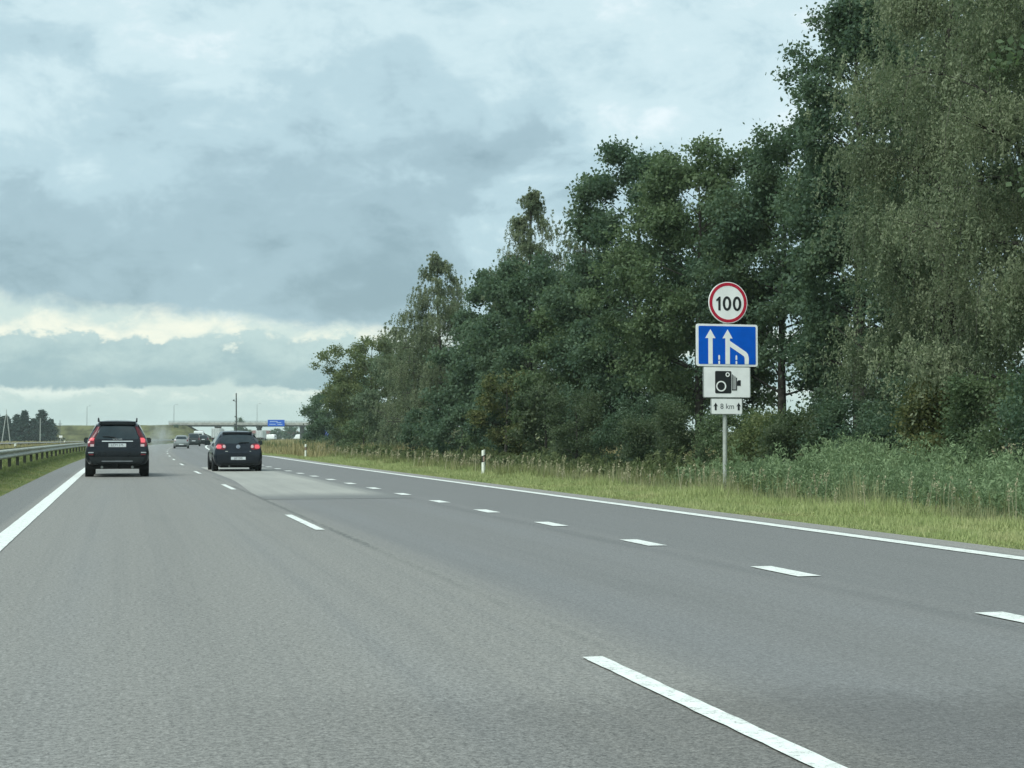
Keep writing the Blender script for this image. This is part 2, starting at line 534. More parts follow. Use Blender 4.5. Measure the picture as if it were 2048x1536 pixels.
def embankment(name, x_in, x_out, sgn):
    """grass ramp that carries the crossing road: crest along x, sides 1:2, sloped nose under the bridge"""
    xs = [x_in + 11, x_in, x_in - 30, x_in - 90, x_in - 180, x_in - 320, x_out] if sgn < 0 else [x_in - 11, x_in, x_in + 30, x_in + 90, x_in + 200, x_out]
    hs = [-.2, 6.0, 6.0, 5.4, 4.0, 2.0, -.2] if sgn < 0 else [-.2, 6.0, 5.6, 4.6, 2.5, -.2]
    V, F = [], []
    r2 = np.random.default_rng(3)
    for x, h_ in zip(xs, hs):
        for y, k in ((-1, 0), (-.5, .5), (0, 1), (.001, 1.02), (1, 0)):
            w = 5.5 + 2.1 * max(h_, 0)
            yy = {-1: -w, -.5: -(w + 5.5) / 2, 0: -5.5, .001: 5.5, 1: w}[y]
            V.append((x, yy, max(h_ * min(k, 1), -.2) if h_ > 0 else -.2))
    n = 5
    for i in range(len(xs) - 1):
        for j in range(n - 1): F.append((i * n + j, i * n + j + 1, (i + 1) * n + j + 1, (i + 1) * n + j))
    bm = bmesh.new(); vs = [bm.verts.new(v) for v in V]
    for f in F: bm.faces.new([vs[i] for i in f])
    bmesh.ops.subdivide_edges(bm, edges=bm.edges, cuts=3, use_grid_fill=True)
    for v in bm.verts:
        if v.co.z > .3: v.co += Vector((r2.normal(0, .3), r2.normal(0, .25), r2.normal(0, .12)))
    bmesh.ops.recalc_face_normals(bm, faces=bm.faces)
    me = bpy.data.meshes.new(name); bm.to_mesh(me); bm.free()
    for p in me.polygons: p.use_smooth = True
    o = link(name, me, M_EMB); o.location = (BX, BY, 0); o.rotation_euler = (0, 0, BR)
    return tag(o, kind='structure')


embankment('embankment', -33, -460, -1)
embankment('embankment', 36, 420, 1)

bridge = thing('bridge', 'grey concrete road bridge crossing over the motorway in the distance', 'bridge', (BX, BY, 0), BR)
MB().box(-38, 40, -5.6, 5.6, 5.55, 6.1).build('girder', M_DARKC, bridge)
MB().box(-40, 42, -6.0, 6.0, 6.102, 6.35).box(-40, 42, -6.05, -5.75, 6.35, 7.2).box(-40, 42, 5.75, 6.05, 6.35, 7.2).build('deck', M_CONCRETE, bridge)
mb = MB()
mb.box(-40, 42, -5.95, -5.85, 7.62, 7.74).box(-40, 42, -5.95, -5.85, 7.4, 7.46)
for k in range(42): mb.box(-40 + 2 * k - .05, -40 + 2 * k + .05, -5.93, -5.87, 7.2, 7.62)
mb.build('railing', M_STEEL, bridge)
for px in (-21.5, -5.2, 11.8, 28.0):
    MB().box(px - .55, px + .55, -4.2, -3.0, -.3, 4.95).box(px - .55, px + .55, 3.0, 4.2, -.3, 4.95).box(px - .7, px + .7, -5.2, 5.2, 4.952, 5.548).build('pier', M_DARKC, bridge)
for px in (-37, 39): MB().box(px - 1.0, px + 1.0, -5.4, 5.4, 2.0, 5.54).build('abutment', M_CONCRETE, bridge)

M_LAMP = mat('lamp_post_grey', (.30, .33, .33), .5, .5, .4)


def lamp_post(x, y, z, label):
    t = thing('street_lamp', label, 'street lamp', (x, y, z), BR, 'street lamps along the road over the bridge')
    MB().tube([(0, 0, 0), (0, 0, 8.2)], [.13, .08], 8).build('pole', M_LAMP, t, 40)
    MB().tube([(0, 0, 8.15), (.25, 0, 8.5), (1.0, 0, 8.62)], [.06, .055, .045], 6).build('arm', M_LAMP, t, 40)
    MB().box(.85, 1.5, -.13, .13, 8.56, 8.68).build('lamp_head', M_LAMP, t, bevel=.03)


lamp_post(-13.9, 628, 5.3, 'tall street lamp on the embankment above the black estate car')
lamp_post(20.0, 619, 5.9, 'street lamp on the embankment end left of the bridge')
lamp_post(52.6, 613, 6.3, 'street lamp standing on the bridge beside the blue sign')

M_BLUE = mat('sign_blue', (.0, .10, .56), .55, .12, var=.08, scale=2)
M_WHITE = mat('sign_white', (.86, .88, .86), .5, .4, var=.05, scale=3)
M_BLACK = mat('sign_black', (.012, .015, .016), .5, .4, var=.1)
M_RED = mat('sign_red', (.46, .012, .04), .5, .3, var=.1)
M_POSTG = mat('post_grey', (.42, .45, .41), .55, .5, .35, var=.12, scale=5)

gs = thing('overhead_sign', 'blue overhead direction sign fixed to the side of the bridge', 'road sign', (58.8, 597.8, 0), BR)
MB().box(-3.3, 3.3, 0, .14, 5.65, 8.2).build('panel', M_BLUE, gs, bevel=.02)
mb = MB()
for x0, x1, z0 in ((-2.5, .6, 7.35), (-2.7, -.2, 6.3), (.5, 2.4, 6.25), (.2, 2.0, 6.95)): mb.box(x0, x1, -.012, -.002, z0, z0 + .26)
mb.build('lettering', mat('sign_pale', (.42, .55, .72), .5), gs)
for x0 in (-2.6, 2.45): MB().box(x0, x0 + .15, .145, .8, 6.4, 7.9).build('bracket', M_STEEL, gs)

# ------------------------------------------------------------------ red roofed sheds and trees seen under the bridge
M_SHED = mat('shed_wall', (.46, .47, .46), .8, var=.15, scale=.3)
M_ROOF = mat('red_roof', (.30, .13, .125), .8, var=.2, scale=.4)
M_GLASSD = mat('dark_glass', (.02, .028, .03), .15, .5, var=.1)
for i, (x, y, w, dd, hh, rz, lab) in enumerate((
        (31, 840, 24, 12, 3.2, .1, 'long pale shed with a red roof behind the white van'),
        (75, 900, 18, 12, 3.6, .25, 'pale shed with a red roof seen beneath the middle of the bridge'),
        (99, 930, 12, 10, 3.4, .2, 'low pale building with a red roof beneath the blue bridge sign'))):
    t = thing('shed', lab, 'building', (x, y, -.1), -rz, 'red roofed buildings beyond the bridge')
    MB().box(-w / 2, w / 2, 0, dd, 0, hh).build('wall', M_SHED, t)
    MB().prism([(-w / 2 - .4, 0), (w / 2 + .4, 0), (w / 2 - .8, 1.9), (-w / 2 + .8, 1.9)], -.4, dd + .4).build('roof', M_ROOF, t).location = (0, 0, hh + .003)
    for k in range(int(w // 6)):
        MB().box(-w / 2 + 2 + k * 6, -w / 2 + 4 + k * 6, -.05, .05, 1.2, 2.8).build('window', M_GLASSD, t)

# ------------------------------------------------------------------ guard rail in the median
M_RAIL = mat('rail_zinc', (.42, .44, .37), .55, .5, .35, var=.16, scale=1.2)
M_RPOST = mat('rail_post_zinc', (.075, .08, .06), .7, .4, .3, var=.2, scale=3)
OFF_R = -3.8
rail = thing('guardrail', 'long galvanised steel guardrail on posts along the grass median', 'guardrail', (0, 0, 0))
prof = [(a_, z_ - .21) for a_, z_ in [(0.0, .54), (.06, .55), (.11, .59), (.11, .635), (.02, .68), (.02, .715), (.11, .76), (.11, .805), (.06, .84), (0.0, .85)]]
BASE = .20
s0 = 2.9
post_me = MB().box(-.055, .055, -.05, .05, -.3, .60).mesh('post')
block_me = MB().box(0.056, .115, -.09, .09, .40, .60).mesh('spacer')
for k in range(90):
    sa, sb = s0 + 4 * k, s0 + 4 * k + 4
    x0, y0, _ = pt(OFF_R, sa); hz = heading((sa + sb) / 2)
    # beam: two W faces either side of the posts
    V, F = [], []
    for side in (1, -1):
        n0 = len(V)
        for ss_ in (sa, sb + .02):
            for o_, z_ in prof: V.append((*pt(OFF_R + side * (.118 + o_), ss_)[:2], BASE + z_ - .003 * side))
        m_ = len(prof)
        for i in range(m_ - 1): F.append((n0 + i, n0 + i + 1, n0 + m_ + i + 1, n0 + m_ + i))
    link('rail_beam', mesh_np('rail_beam', V, F), M_RAIL, rail)
    p = link('post', post_me, M_RPOST, rail); p.location = (x0, y0, BASE); p.rotation_euler = (0, 0, hz)
    if k < 40:
        q_ = link('spacer', block_me, M_RPOST, rail); q_.location = (x0, y0, BASE); q_.rotation_euler = (0, 0, hz)

# ------------------------------------------------------------------ marker posts
M_MARK = mat('marker_white', (.80, .84, .74), .5, .5, var=.06, scale=8)
M_MBLK = mat('marker_black', (.02, .022, .022), .5)
M_REFL = mat('reflector_amber', (.45, .33, .26), .3, .6)


def marker_post(off, s, label, group, z=None):
    x, y, _ = pt(off, s)
    z0 = float(gh(off, s)) if z is None else z
    t = thing('marker_post', label, 'marker post', (x, y, z0 - .03), heading(s) - .05, group)
    hexa = lambda w, dpt: [(-w, -dpt * .2), (-w * .3, -dpt), (w * .3, -dpt), (w, -dpt * .2), (w * .6, dpt), (-w * .6, dpt)]
    def section(z0, z1l, z1r, z0l=None, z0r=None, w=.062, dpt=.05):
        bm = bmesh.new(); n = 6
        P = hexa(w, dpt)
        lo = [bm.verts.new((x_, y_, z0 + ((x_ + w) / (2 * w)) * ((z0r or 0) - (z0l or 0)) if z0l is not None else z0)) for x_, y_ in P]
        hi = [bm.verts.new((x_, y_, z1l + (x_ + w) / (2 * w) * (z1r - z1l))) for x_, y_ in P]
        for i in range(n): bm.faces.new((lo[i], lo[(i + 1) % n], hi[(i + 1) % n], hi[i]))
        bm.faces.new(lo[::-1]); bm.faces.new(hi)
        mb = MB(); mb.bm.free(); mb.bm = bm
        return mb
    section(0, .46, .50).build('post', M_MARK, t)
    section(.462, .68, .72, 0, .04, w=.060, dpt=.048).build('black_band', M_MBLK, t)
    section(.682, .86, .90, 0, .04).build('post_top', M_MARK, t)
    MB().box(-.025, .03, -.056, -.049, .50, .665).build('reflector', M_REFL, t)


marker_post(11.75, 49.1, 'white marker post with black band in the verge left of the speed sign', 'white roadside marker posts in the right verge')
marker_post(11.0, 96.5, 'small far white marker post in the verge right of the dark hatchback', 'white roadside marker posts in the right verge')
marker_post(-7.0, 100, 'white marker post standing behind the guardrail at the far left', 'white marker posts in the median', .0)
marker_post(-8.2, 165, 'tiny white marker post behind the guardrail left of the black estate car', 'white marker posts in the median', .05)
for off, s, w, hh, z0, lab in ((-10.5, 188, .2, .26, 1.3, 'small white board on a stake in the median field'), (-5.4, 157, .3, .42, .8, 'white board on a short post against the left flank of the estate car')):
    x, y, _ = pt(off, s)
    t = thing('white_board', lab, 'sign', (x, y, -.1), heading(s), None)
    MB().box(-.03, .03, -.03, .03, 0, z0 + hh * .8).build('post', M_POSTG, t)
    MB().box(-w, w, -.05, -.032, z0, z0 + hh).build('board', M_WHITE, t, bevel=.006)

# ------------------------------------------------------------------ the speed limit sign post
SGX, SGS = 13.03, 31.2
sign = thing('road_sign', 'roadside sign post stacking round 100 limit sign, blue lane sign and camera plates', 'road sign', (SGX, SGS, 0), 0)
KX, KZ = .01117 / 4.8 / .925, .01117 / 4.8


def P(px, py): return ((px - 458) * KX + .035, 1.23 + (335 - py / 4.8) * .01117)
def poly(pts): return [P(*p) for p in pts]


def rrect(x0, x1, y0, y1, r, n=5):
    pts = []
    for cx, cy, a0 in ((x1 - r, y0 + r, -90), (x1 - r, y1 - r, 0), (x0 + r, y1 - r, 90), (x0 + r, y0 + r, 180)):
        for k in range(n + 1):
            a = R(a0 + 90 * k / n); pts.append((cx + r * math.cos(a), cy + r * math.sin(a)))
    return pts


MB().tube([(0, .08, -.5), (.02, .08, 4.5)], .05, 14).build('pole', M_POSTG, sign, 50)
# round plate
cx, cz = P(470, 312); rr = .465
pl = MB().ring(cx, cz, rr, rr, .001, .001, 0, .025, 64).build('round_plate', M_WHITE, sign)
MB().ring(cx, cz, rr * .962, rr * .962, rr * .815, rr * .815, -.004, -.001, 64).build('red_ring', M_RED, pl)
mb = MB()
mb.prism(poly([(354, 288), (384, 256), (398, 256), (398, 389), (376, 389), (376, 292), (362, 303)]), -.004, -.001)
for ox in (459, 555):
    x_, z_ = P(ox, 321)
    mb.ring(x_, z_, 41 * KX, 70 * KZ, 18 * KX, 46 * KZ, -.004, -.001, 40)
mb.build('numerals', M_BLACK, pl)
# blue plate
pl = MB().prism(poly(rrect(166, 752, 520, 926, 22)), .002, .027).build('lane_plate', M_WHITE, sign)
MB().prism(poly(rrect(188, 732, 540, 906, 10)), -.003, .001).build('blue_field', M_BLUE, pl)
mb = MB()
mb.prism(poly([(279, 905), (279, 657), (250, 657), (299, 570), (347, 657), (320, 657), (320, 905)]), -.007, -.0045)
mb.prism(poly([(441, 905), (441, 657), (414, 657), (463, 570), (510, 657), (484, 657), (484, 680), (640, 786), (656, 806), (664, 840), (664, 905), (625, 905), (625, 846), (617, 826), (484, 736), (484, 905)]), -.007, -.0045)
for ox in (381, 545):
    mb.prism(poly([(ox - 7, 862), (ox - 7, 824), (ox, 816), (ox + 8, 824), (ox + 8, 862)]), -.007, -.0045)
    mb.prism(poly([(ox - 7, 905), (ox - 7, 878), (ox, 870), (ox + 8, 878), (ox + 8, 905)]), -.007, -.0045)
mb.build('lane_arrows', M_WHITE, pl)
# camera plate
M_PLATEB = mat('plate_edge_grey', (.33, .36, .34), .5, .5, .3)
pl = MB().prism(poly(rrect(231, 682, 930, 1228, 14)), .004, .029).build('camera_plate', M_PLATEB, sign)
MB().prism(poly(rrect(238, 674, 936, 1222, 10)), -.001, .003).build('white_field', M_WHITE, pl)
mb = MB()
mb.prism(poly(rrect(342, 497, 971, 1186, 12)), -.005, -.002)
for x0, x1, y0, y1 in ((502, 510, 1003, 1150), (516, 522, 1012, 1146), (528, 535, 1022, 1146), (541, 551, 1034, 1146), (502, 551, 1147, 1157)):
    mb.prism(poly([(x0, y1), (x1, y1), (x1, y0), (x0, y0)]), -.005, -.002)
mb.prism(poly([(552, 1112), (586, 1112), (586, 1058), (564, 1058), (552, 1070)]), -.005, -.002)
cam_pic = mb.build('camera_symbol', M_BLACK, pl)
mb = MB()
x_, z_ = P(399, 1117); mb.ring(x_, z_, 48 * KX, 51 * KZ, 36 * KX, 39 * KZ, -.008, -.0055, 32)
x_, z_ = P(461, 1005); mb.ring(x_, z_, 20 * KX, 22 * KZ, 11 * KX, 13 * KZ, -.008, -.0055, 24)
mb.build('lens_ring', M_WHITE, pl)
# distance plate
pl = MB().prism(poly(rrect(302, 603, 1234, 1388, 12)), .006, .031).build('distance_plate', M_PLATEB, sign)
MB().prism(poly(rrect(309, 596, 1240, 1382, 8)), .001, .005).build('white_field', M_WHITE, pl)
mb = MB()
for ox in (347, 566): mb.prism(poly([(ox - 9, 1348), (ox - 9, 1306), (ox - 21, 1312), (ox, 1274), (ox + 21, 1312), (ox + 9, 1306), (ox + 9, 1348)]), -.003, 0)
mb.build('arrow', M_BLACK, pl)
tx = link('text', text_mesh('8 km', .17), mat('sign_dark_grey', (.06, .075, .08), .5), pl)
x_, z_ = P(457, 1312); tx.location = (x_, -.001, z_); tx.scale = (.98, 1, 1.0)
for zz_ in (4.1, 3.5, 3.0, 2.5, 1.93): MB().box(-.085, .115, .028 if zz_ != 1.93 else .0315, .075, zz_ - .02, zz_ + .02).build('clamp', M_STEEL, sign)

# ------------------------------------------------------------------ vehicles
M_TYRE = mat('tyre_rubber', (.014, .015, .015), .85, .3, var=.2)
M_RIM = mat('wheel_alloy', (.36, .38, .38), .35, .5, .8)
M_TRIMD = mat('dark_plastic', (.017, .022, .024), .6, .25, var=.15)
M_GLASS = mat('tinted_glass', (.018, .029, .034), .08, .55, var=.1)
M_BRAKE = mat('brake_light_lit', (.42, .03, .04), .3, .4, emit=(1.0, .22, .26), estr=.20)
M_TAIL = mat('tail_light_red', (.15, .008, .016), .2, .6, coat=.2)
M_TAILD = mat('tail_light_dark', (.10, .010, .016), .25, .4)
M_CLEAR = mat('lamp_clear', (.55, .42, .42), .2, .6, coat=.6)
M_CHROME = mat('chrome_trim', (.50, .54, .55), .30, .5, .35, var=.04)
M_PLATE = mat('number_plate_white', (.66, .71, .72), .45)
M_PTXT = mat('plate_lettering', (.08, .09, .10), .5)
M_UNDER = mat('underbody', (.012, .013, .013), .9, .2)
HALF = 8


def loft(stations):
    """car body: half section points bottom centre -> roof centre, mirrored; stations rear to front"""
    bm = bmesh.new(); rings = []
    for y, z0, w0, zs, ws, zb, wb, zr, wr in stations:
        h_ = [(0, z0), (w0 * .9, z0), (w0, z0 + .05), ((w0 * .25 + ws * .75), z0 + (zs - z0) * .55), (ws, zs), (ws * .45 + wb * .55 + .006, zs + (zb - zs) * .6), (wb, zb),
              (wb + (wr - wb) * .55 + .012, zb + (zr - zb) * .55), (wr + .012, zr - .07 * min(1, (zr - zb) * 4)), (wr - .05, zr - .012), (wr * .55, zr + .012), (0, zr + .018)]
        pts = h_ + [(-x, z) for x, z in h_[-2:0:-1]]
        rings.append([bm.verts.new((x, y, z)) for x, z in pts])
    n = len(rings[0])
    for a, c in zip(rings, rings[1:]):
        for k in range(n): bm.faces.new((a[k], a[(k + 1) % n], c[(k + 1) % n], c[k]))
    bm.faces.new(rings[0][::-1]); bm.faces.new(rings[-1])
    bmesh.ops.recalc_face_normals(bm, faces=bm.faces)
    return bm


class Car:
    def __init__(s, name, label, cat, loc, rz, stations, paint, L, W, group=None):
        s.t = thing(name, label, cat, loc, rz, group)
        bm = loft(stations)
        # round the loft a little
        es = [e for e in bm.edges if len(e.link_faces) == 2 and e.calc_face_angle(0) > R(28)]
        bmesh.ops.bevel(bm, geom=es, offset=.025, segments=2, affect='EDGES', clamp_overlap=True)
        bmesh.ops.recalc_face_normals(bm, faces=bm.faces)
        s.bvh = BVHTree.FromBMesh(bm)
        me = bpy.data.meshes.new('body'); bm.to_mesh(me); bm.free()
        for p in me.polygons: p.use_smooth = True
        me.set_sharp_from_angle(angle=R(50))
        s.body = link('body', me, paint, s.t)
        s.st = stations; s.L = L; s.W = W
    def rear_y(s, x, z, last=None):
        hit = s.bvh.ray_cast(Vector((x, -10, z)), Vector((0, 1, 0)))
        return hit[0].y if hit[0] is not None else (last if last is not None else -s.L / 2)
    def patch(s, name, rows, m, nc=8, off=.006, depth=.02, parent=None, maxy=None, sub=1):
        """panel that hugs the tail of the body: rows of (z, x_left, x_right) bottom to top"""
        if sub > 1:
            rr = []
            for a, c in zip(rows, rows[1:]):
                for k in range(sub): rr.append(tuple(a[i] + (c[i] - a[i]) * k / sub for i in range(3)))
            rows = rr + [rows[-1]]
        V, nr = [], len(rows)
        for z, xl, xr in rows:
            line = []
            for j in range(nc + 1):
                x = xl + (xr - xl) * j / nc
                y = s.rear_y(x, z, line[-1][1] + off if line else None)
                if maxy is not None: y = min(y, maxy)
                line.append((x, y - off, z))
            V += line
        n = nc + 1
        Vb = [(x, y + depth, z) for x, y, z in V]
        F = [(r_ * n + c, r_ * n + c + 1, (r_ + 1) * n + c + 1, (r_ + 1) * n + c) for r_ in range(nr - 1) for c in range(nc)]
        K = len(V); F2 = [tuple(K + i for i in f[::-1]) for f in F]
        rim = [r_ * n for r_ in range(nr)][::-1] + list(range(1, n)) + [r_ * n + nc for r_ in range(1, nr)] + [(nr - 1) * n + c for c in range(nc - 1, 0, -1)]
        F3 = [(a, rim[(i + 1) % len(rim)], K + rim[(i + 1) % len(rim)], K + a) for i, a in enumerate(rim)]
        bm = bmesh.new(); vs = [bm.verts.new(v) for v in V + Vb]
        for f in F + F2 + F3:
            try: bm.faces.new([vs[i] for i in f])
            except ValueError: pass
        bmesh.ops.recalc_face_normals(bm, faces=bm.faces)
        me = bpy.data.meshes.new(name); bm.to_mesh(me); bm.free()
        for p in me.polygons: p.use_smooth = True
        me.set_sharp_from_angle(angle=R(40))
        return link(name, me, m, parent or s.t)
    def wheels(s, yr, yf, r, w, track, rim=True):
        k = r
        tp = [(k * .62, -w / 2), (k * .93, -w / 2), (k, -w / 2 + .025), (k, w / 2 - .025), (k * .93, w / 2), (k * .62, w / 2)]
        tm = MB().lathe(tp, n=28).mesh('wheel', 40)
        rm = MB().lathe([(.001, -w * .3), (k * .18, -w * .36), (k * .60, -w * .42), (k * .615, -w * .3), (k * .615, w * .3), (k * .60, w * .42), (k * .18, w * .36), (.001, w * .3)], n=28)
        for a in range(5):
            c, q = math.cos(a * 2 * math.pi / 5), math.sin(a * 2 * math.pi / 5)
        rmm = rm.mesh('rim', 40)
        for y in (yr, yf):
            for sx in (-1, 1):
                o = link('wheel', tm, M_TYRE, s.t); o.location = (sx * (track - w / 2), y, r)
                if rim: link('rim', rmm, M_RIM, o)
                a = MB().lathe([(r * 1.0 + .04, -.02), (r * 1.12, -.02), (r * 1.12, .02), (r * 1.0 + .04, .02)], n=28).build('wheel_arch', M_TRIMD, s.t, 40)
                a.location = (sx * (track - .01), y, r + .02); a.scale = (1, 1, 1)
    def side_windows(s, i0, i1, m=None):
        m = m or M_GLASS
        for sx in (-1, 1):
            V = []
            for y, z0, w0, zs, ws, zb, wb, zr, wr in s.st[i0:i1 + 1]:
                for f in (.10, .5, .86):
                    z = zb + (zr - zb) * f; x = wb + (wr - wb) * f + (.024 if f == .5 else .016)
                    V.append((sx * x, y, z))
            n = i1 - i0 + 1
            F = [(i * 3 + j, i * 3 + j + 1, (i + 1) * 3 + j + 1, (i + 1) * 3 + j) for i in range(n - 1) for j in range(2)]
            link('side_window', mesh_np('side_window', V, F, smooth=True), m, s.t)
    def windshield(s, i0, i1, m=None):
        V = []
        for f in (.06, .35, .65, .94):
            a, c = s.st[i0], s.st[i1]
            y = a[0] + (c[0] - a[0]) * f; zr = a[7] + (c[7] - a[7]) * f; wr = a[8] + (c[8] - a[8]) * f
            for g in (-1, -.55, 0, .55, 1):
                V.append((g * (wr - .06), y + .01, zr + (.03 if abs(g) < 1 else .01) + (.006 if g == 0 else 0)))
        F = [(r_ * 5 + c, r_ * 5 + c + 1, (r_ + 1) * 5 + c + 1, (r_ + 1) * 5 + c) for r_ in range(3) for c in range(4)]
        link('windshield', mesh_np('windshield', V, F, smooth=True), m or M_GLASS, s.t)
    def mirrors(s, y, z, x, m):
        for sx in (-1, 1):
            o = MB().box(sx * x - .08, sx * (x) + .03, y - .02, y + .02, z - .06, z - .02).box(sx * (x + .12) - .11, sx * (x + .12) + .11, y - .08, y + .06, z - .08, z + .09).build('door_mirror', m, s.t, bevel=.025)
            MB().box(sx * (x + .12) - .09, sx * (x + .12) + .09, y - .084, y - .0805, z - .06, z + .07).build('mirror_glass', M_GLASS, o)
    def plate(s, z, h_, w, txt, x=0.0):
        y = min(s.rear_y(x + dx_, z + dz_) for dx_ in (-w / 2, 0, w / 2) for dz_ in (-h_ / 2, h_ / 2)) - .03
        o = MB().box(x - w / 2, x + w / 2, y, y + .06, z - h_ / 2, z + h_ / 2).build('number_plate', M_PLATE, s.t)
        if txt:
            t = link('plate_text', text_mesh(txt, h_ * .98), M_PTXT, o); t.location = (x, y - .003, z + .002); t.scale = (.95, 1, 1)
        return o


# --- black estate / suv in the left lane
ST = [(-2.40, .42, .70, .60, .84, .74, .85, .80, .80), (-2.34, .36, .80, .64, .93, .84, .92, .90, .86), (-2.31, .36, .82, .66, .94, .98, .89, 1.04, .82),
      (-2.26, .35, .84, .68, .945, 1.06, .87, 1.12, .78), (-2.16, .35, .86, .70, .95, 1.08, .87, 1.32, .70), (-1.96, .34, .87, .70, .95, 1.09, .88, 1.60, .585), (-1.80, .34, .88, .70, .95, 1.09, .89, 1.655, .575),
      (-.4, .32, .88, .70, .95, 1.08, .91, 1.69, .60), (.35, .32, .88, .70, .95, 1.05, .91, 1.64, .59), (1.1, .32, .88, .70, .95, 1.0, .88, 1.08, .74),
      (2.0, .33, .85, .66, .93, .88, .86, .98, .72), (2.32, .36, .78, .62, .86, .76, .80, .86, .66), (2.40, .42, .66, .58, .74, .68, .70, .74, .60)]
M_BLK = mat('black_paint', (.007, .011, .015), .25, .22, coat=.25, var=.1)
x, y, _ = pt(-.15, 48.2 + 2.45)
c = Car('estate_car', 'black off-road estate car braking in the left lane beside the guardrail', 'car', (x, y, 0), 0, ST, M_BLK, 4.8, 1.9)
c.patch('rear_window', [(1.12, -.60, .60), (1.16, -.63, .63), (1.48, -.50, .50), (1.52, -.47, .47)], M_GLASS, 10, .006, .02, sub=4)
c.patch('tailgate', [(.645, -.64, .64), (.68, -.655, .655), (.90, -.655, .655), (1.10, -.645, .645)], M_BLK, 10, .012, .03, sub=3)
c.patch('chrome_strip', [(1.052, -.46, .46), (1.078, -.46, .46)], M_CHROME, 8, .026, .03)
c.plate(.945, .105, .52, 'LCM 575')
t_ = link('emblem', text_mesh('VOLVO', .075, .006), M_CHROME, c.t); t_.location = (0, c.rear_y(0, 1.09) - .03, 1.118); t_.scale = (1.15, 1, 1)
for sx in (-1, 1):
    def mx(rows): return [(z, min(sx * a, sx * b_), max(sx * a, sx * b_)) for z, a, b_ in rows]
    c.patch('tail_light', mx([(.91, .69, .86), (.98, .68, .875), (1.08, .68, .86), (1.16, .655, .82)]), M_TAIL, 5, .012, .03, sub=2)
    c.patch('brake_light', mx([(1.055 - .03 * sx, .70, .825), (1.12, .69, .83), (1.17, .68, .78)]), M_BRAKE, 5, .022, .02, sub=2)
    c.patch('upper_tail_light', mx([(1.18, .655, .79), (1.30, .60, .725), (1.42, .555, .66), (1.50, .53, .615)]), M_TAILD, 4, .008, .02, sub=2)
    c.patch('reversing_light', mx([(.905, .69, .80), (.975, .69, .80)]), M_CLEAR, 4, .017, .02)
    c.patch('reflector', mx([(.655, .70, .84), (.69, .70, .84)]), M_TAIL, 4, .010, .02)
    c.patch('bumper_trim', mx([(.715, .70, .86), (.745, .70, .86)]), M_CHROME, 4, .010, .02)
    MB().tube([(sx * .575, -1.85, 1.66), (sx * .575, -1.75, 1.735), (sx * .59, -.5, 1.765), (sx * .585, .15, 1.71), (sx * .585, .22, 1.66)], .022, 8).build('roof_rail', M_TRIMD, c.t, 50)
c.patch('bumper', [(.40, -.70, .70), (.455, -.74, .74), (.50, -.80, .80), (.60, -.82, .82)], M_TRIMD, 10, .02, .06, sub=2, maxy=-2.36)
c.patch('skid_strip', [(.455, -.46, .46), (.49, -.46, .46)], mat('grey_plastic', (.16, .18, .19), .5), 8, .034, .02, maxy=-2.36)
MB().box(-.72, .72, -2.2, -1.2, .24, .40).box(-.6, .6, -2.33, -2.2, .27, .42).build('underbody', M_UNDER, c.t)
MB().tube([(0, -2.3, .34), (0, -2.44, .33), (0, -2.48, .36)], .022, 8).tube([(0, -2.48, .36), (0, -2.48, .42)], .028, 8).build('tow_hook', M_UNDER, c.t)
for sx in (-1, 1): MB().tube([(sx * .45, -2.2, .30), (sx * .45, -2.42, .295)], .04, 10).build('exhaust_pipe', M_STEEL, c.t, 40)
yb = c.rear_y(0, 1.54)
MB().prism([(-.50, 1.56), (.50, 1.56), (.555, 1.60), (.535, 1.65), (-.535, 1.65), (-.555, 1.60)], yb - .05, yb + .25).build('spoiler', M_BLK, c.t, 50, .02)
mb = MB()
P0 = [(-.02, 1.135), (-.10, 1.175), (-.24, 1.20), (-.44, 1.205)]
mb.tube([(x_, c.rear_y(x_, z_) - .03, z_) for x_, z_ in P0], [.02, .017, .014, .010], 6)
mb.build('wiper', M_UNDER, c.t)
c.wheels(-1.46, 1.40, .355, .25, .945)
c.side_windows(5, 8); c.windshield(8, 9); c.mirrors(.75, 1.08, .83, M_BLK)
c.t.scale = (1.015, 1.045, 1.045)

# --- dark hatchback in the middle lane
SG = [(-2.10, .34, .62, .44, .74, .58, .76, .64, .70), (-2.05, .24, .74, .48, .85, .68, .83, .72, .77), (-2.01, .20, .78, .52, .865, .82, .82, .88, .74),
      (-1.95, .20, .79, .54, .87, .93, .80, .99, .70), (-1.80, .19, .79, .55, .88, .96, .80, 1.16, .64), (-1.56, .19, .80, .56, .88, .97, .81, 1.37, .56), (-1.38, .18, .80, .56, .88, .97, .82, 1.425, .56),
      (-.3, .18, .80, .56, .88, .96, .83, 1.465, .575), (.25, .18, .80, .56, .88, .94, .83, 1.43, .56), (.95, .18, .80, .56, .88, .90, .82, 1.0, .72),
      (1.65, .19, .78, .54, .86, .80, .80, .88, .68), (2.0, .22, .70, .50, .78, .70, .72, .78, .60), (2.10, .28, .58, .46, .66, .60, .62, .66, .52)]
M_NAVY = mat('dark_blue_paint', (.008, .013, .020), .25, .25, coat=.3, var=.1)
x, y, _ = pt(4.05, 55.0 + 2.1)
g = Car('hatchback', 'dark teal blue hatchback with lit tail lights in the middle lane', 'car', (x, y, 0), 0, SG, M_NAVY, 4.2, 1.76)
g.patch('rear_window', [(1.01, -.635, .635), (1.06, -.62, .62), (1.30, -.53, .53), (1.335, -.505, .505)], M_GLASS, 10, .006, .02, sub=4)
g.patch('tailgate', [(.66, -.50, .50), (.70, -.55, .55), (.80, -.42, .42), (.98, -.44, .44)], M_NAVY, 10, .010, .03, sub=3)
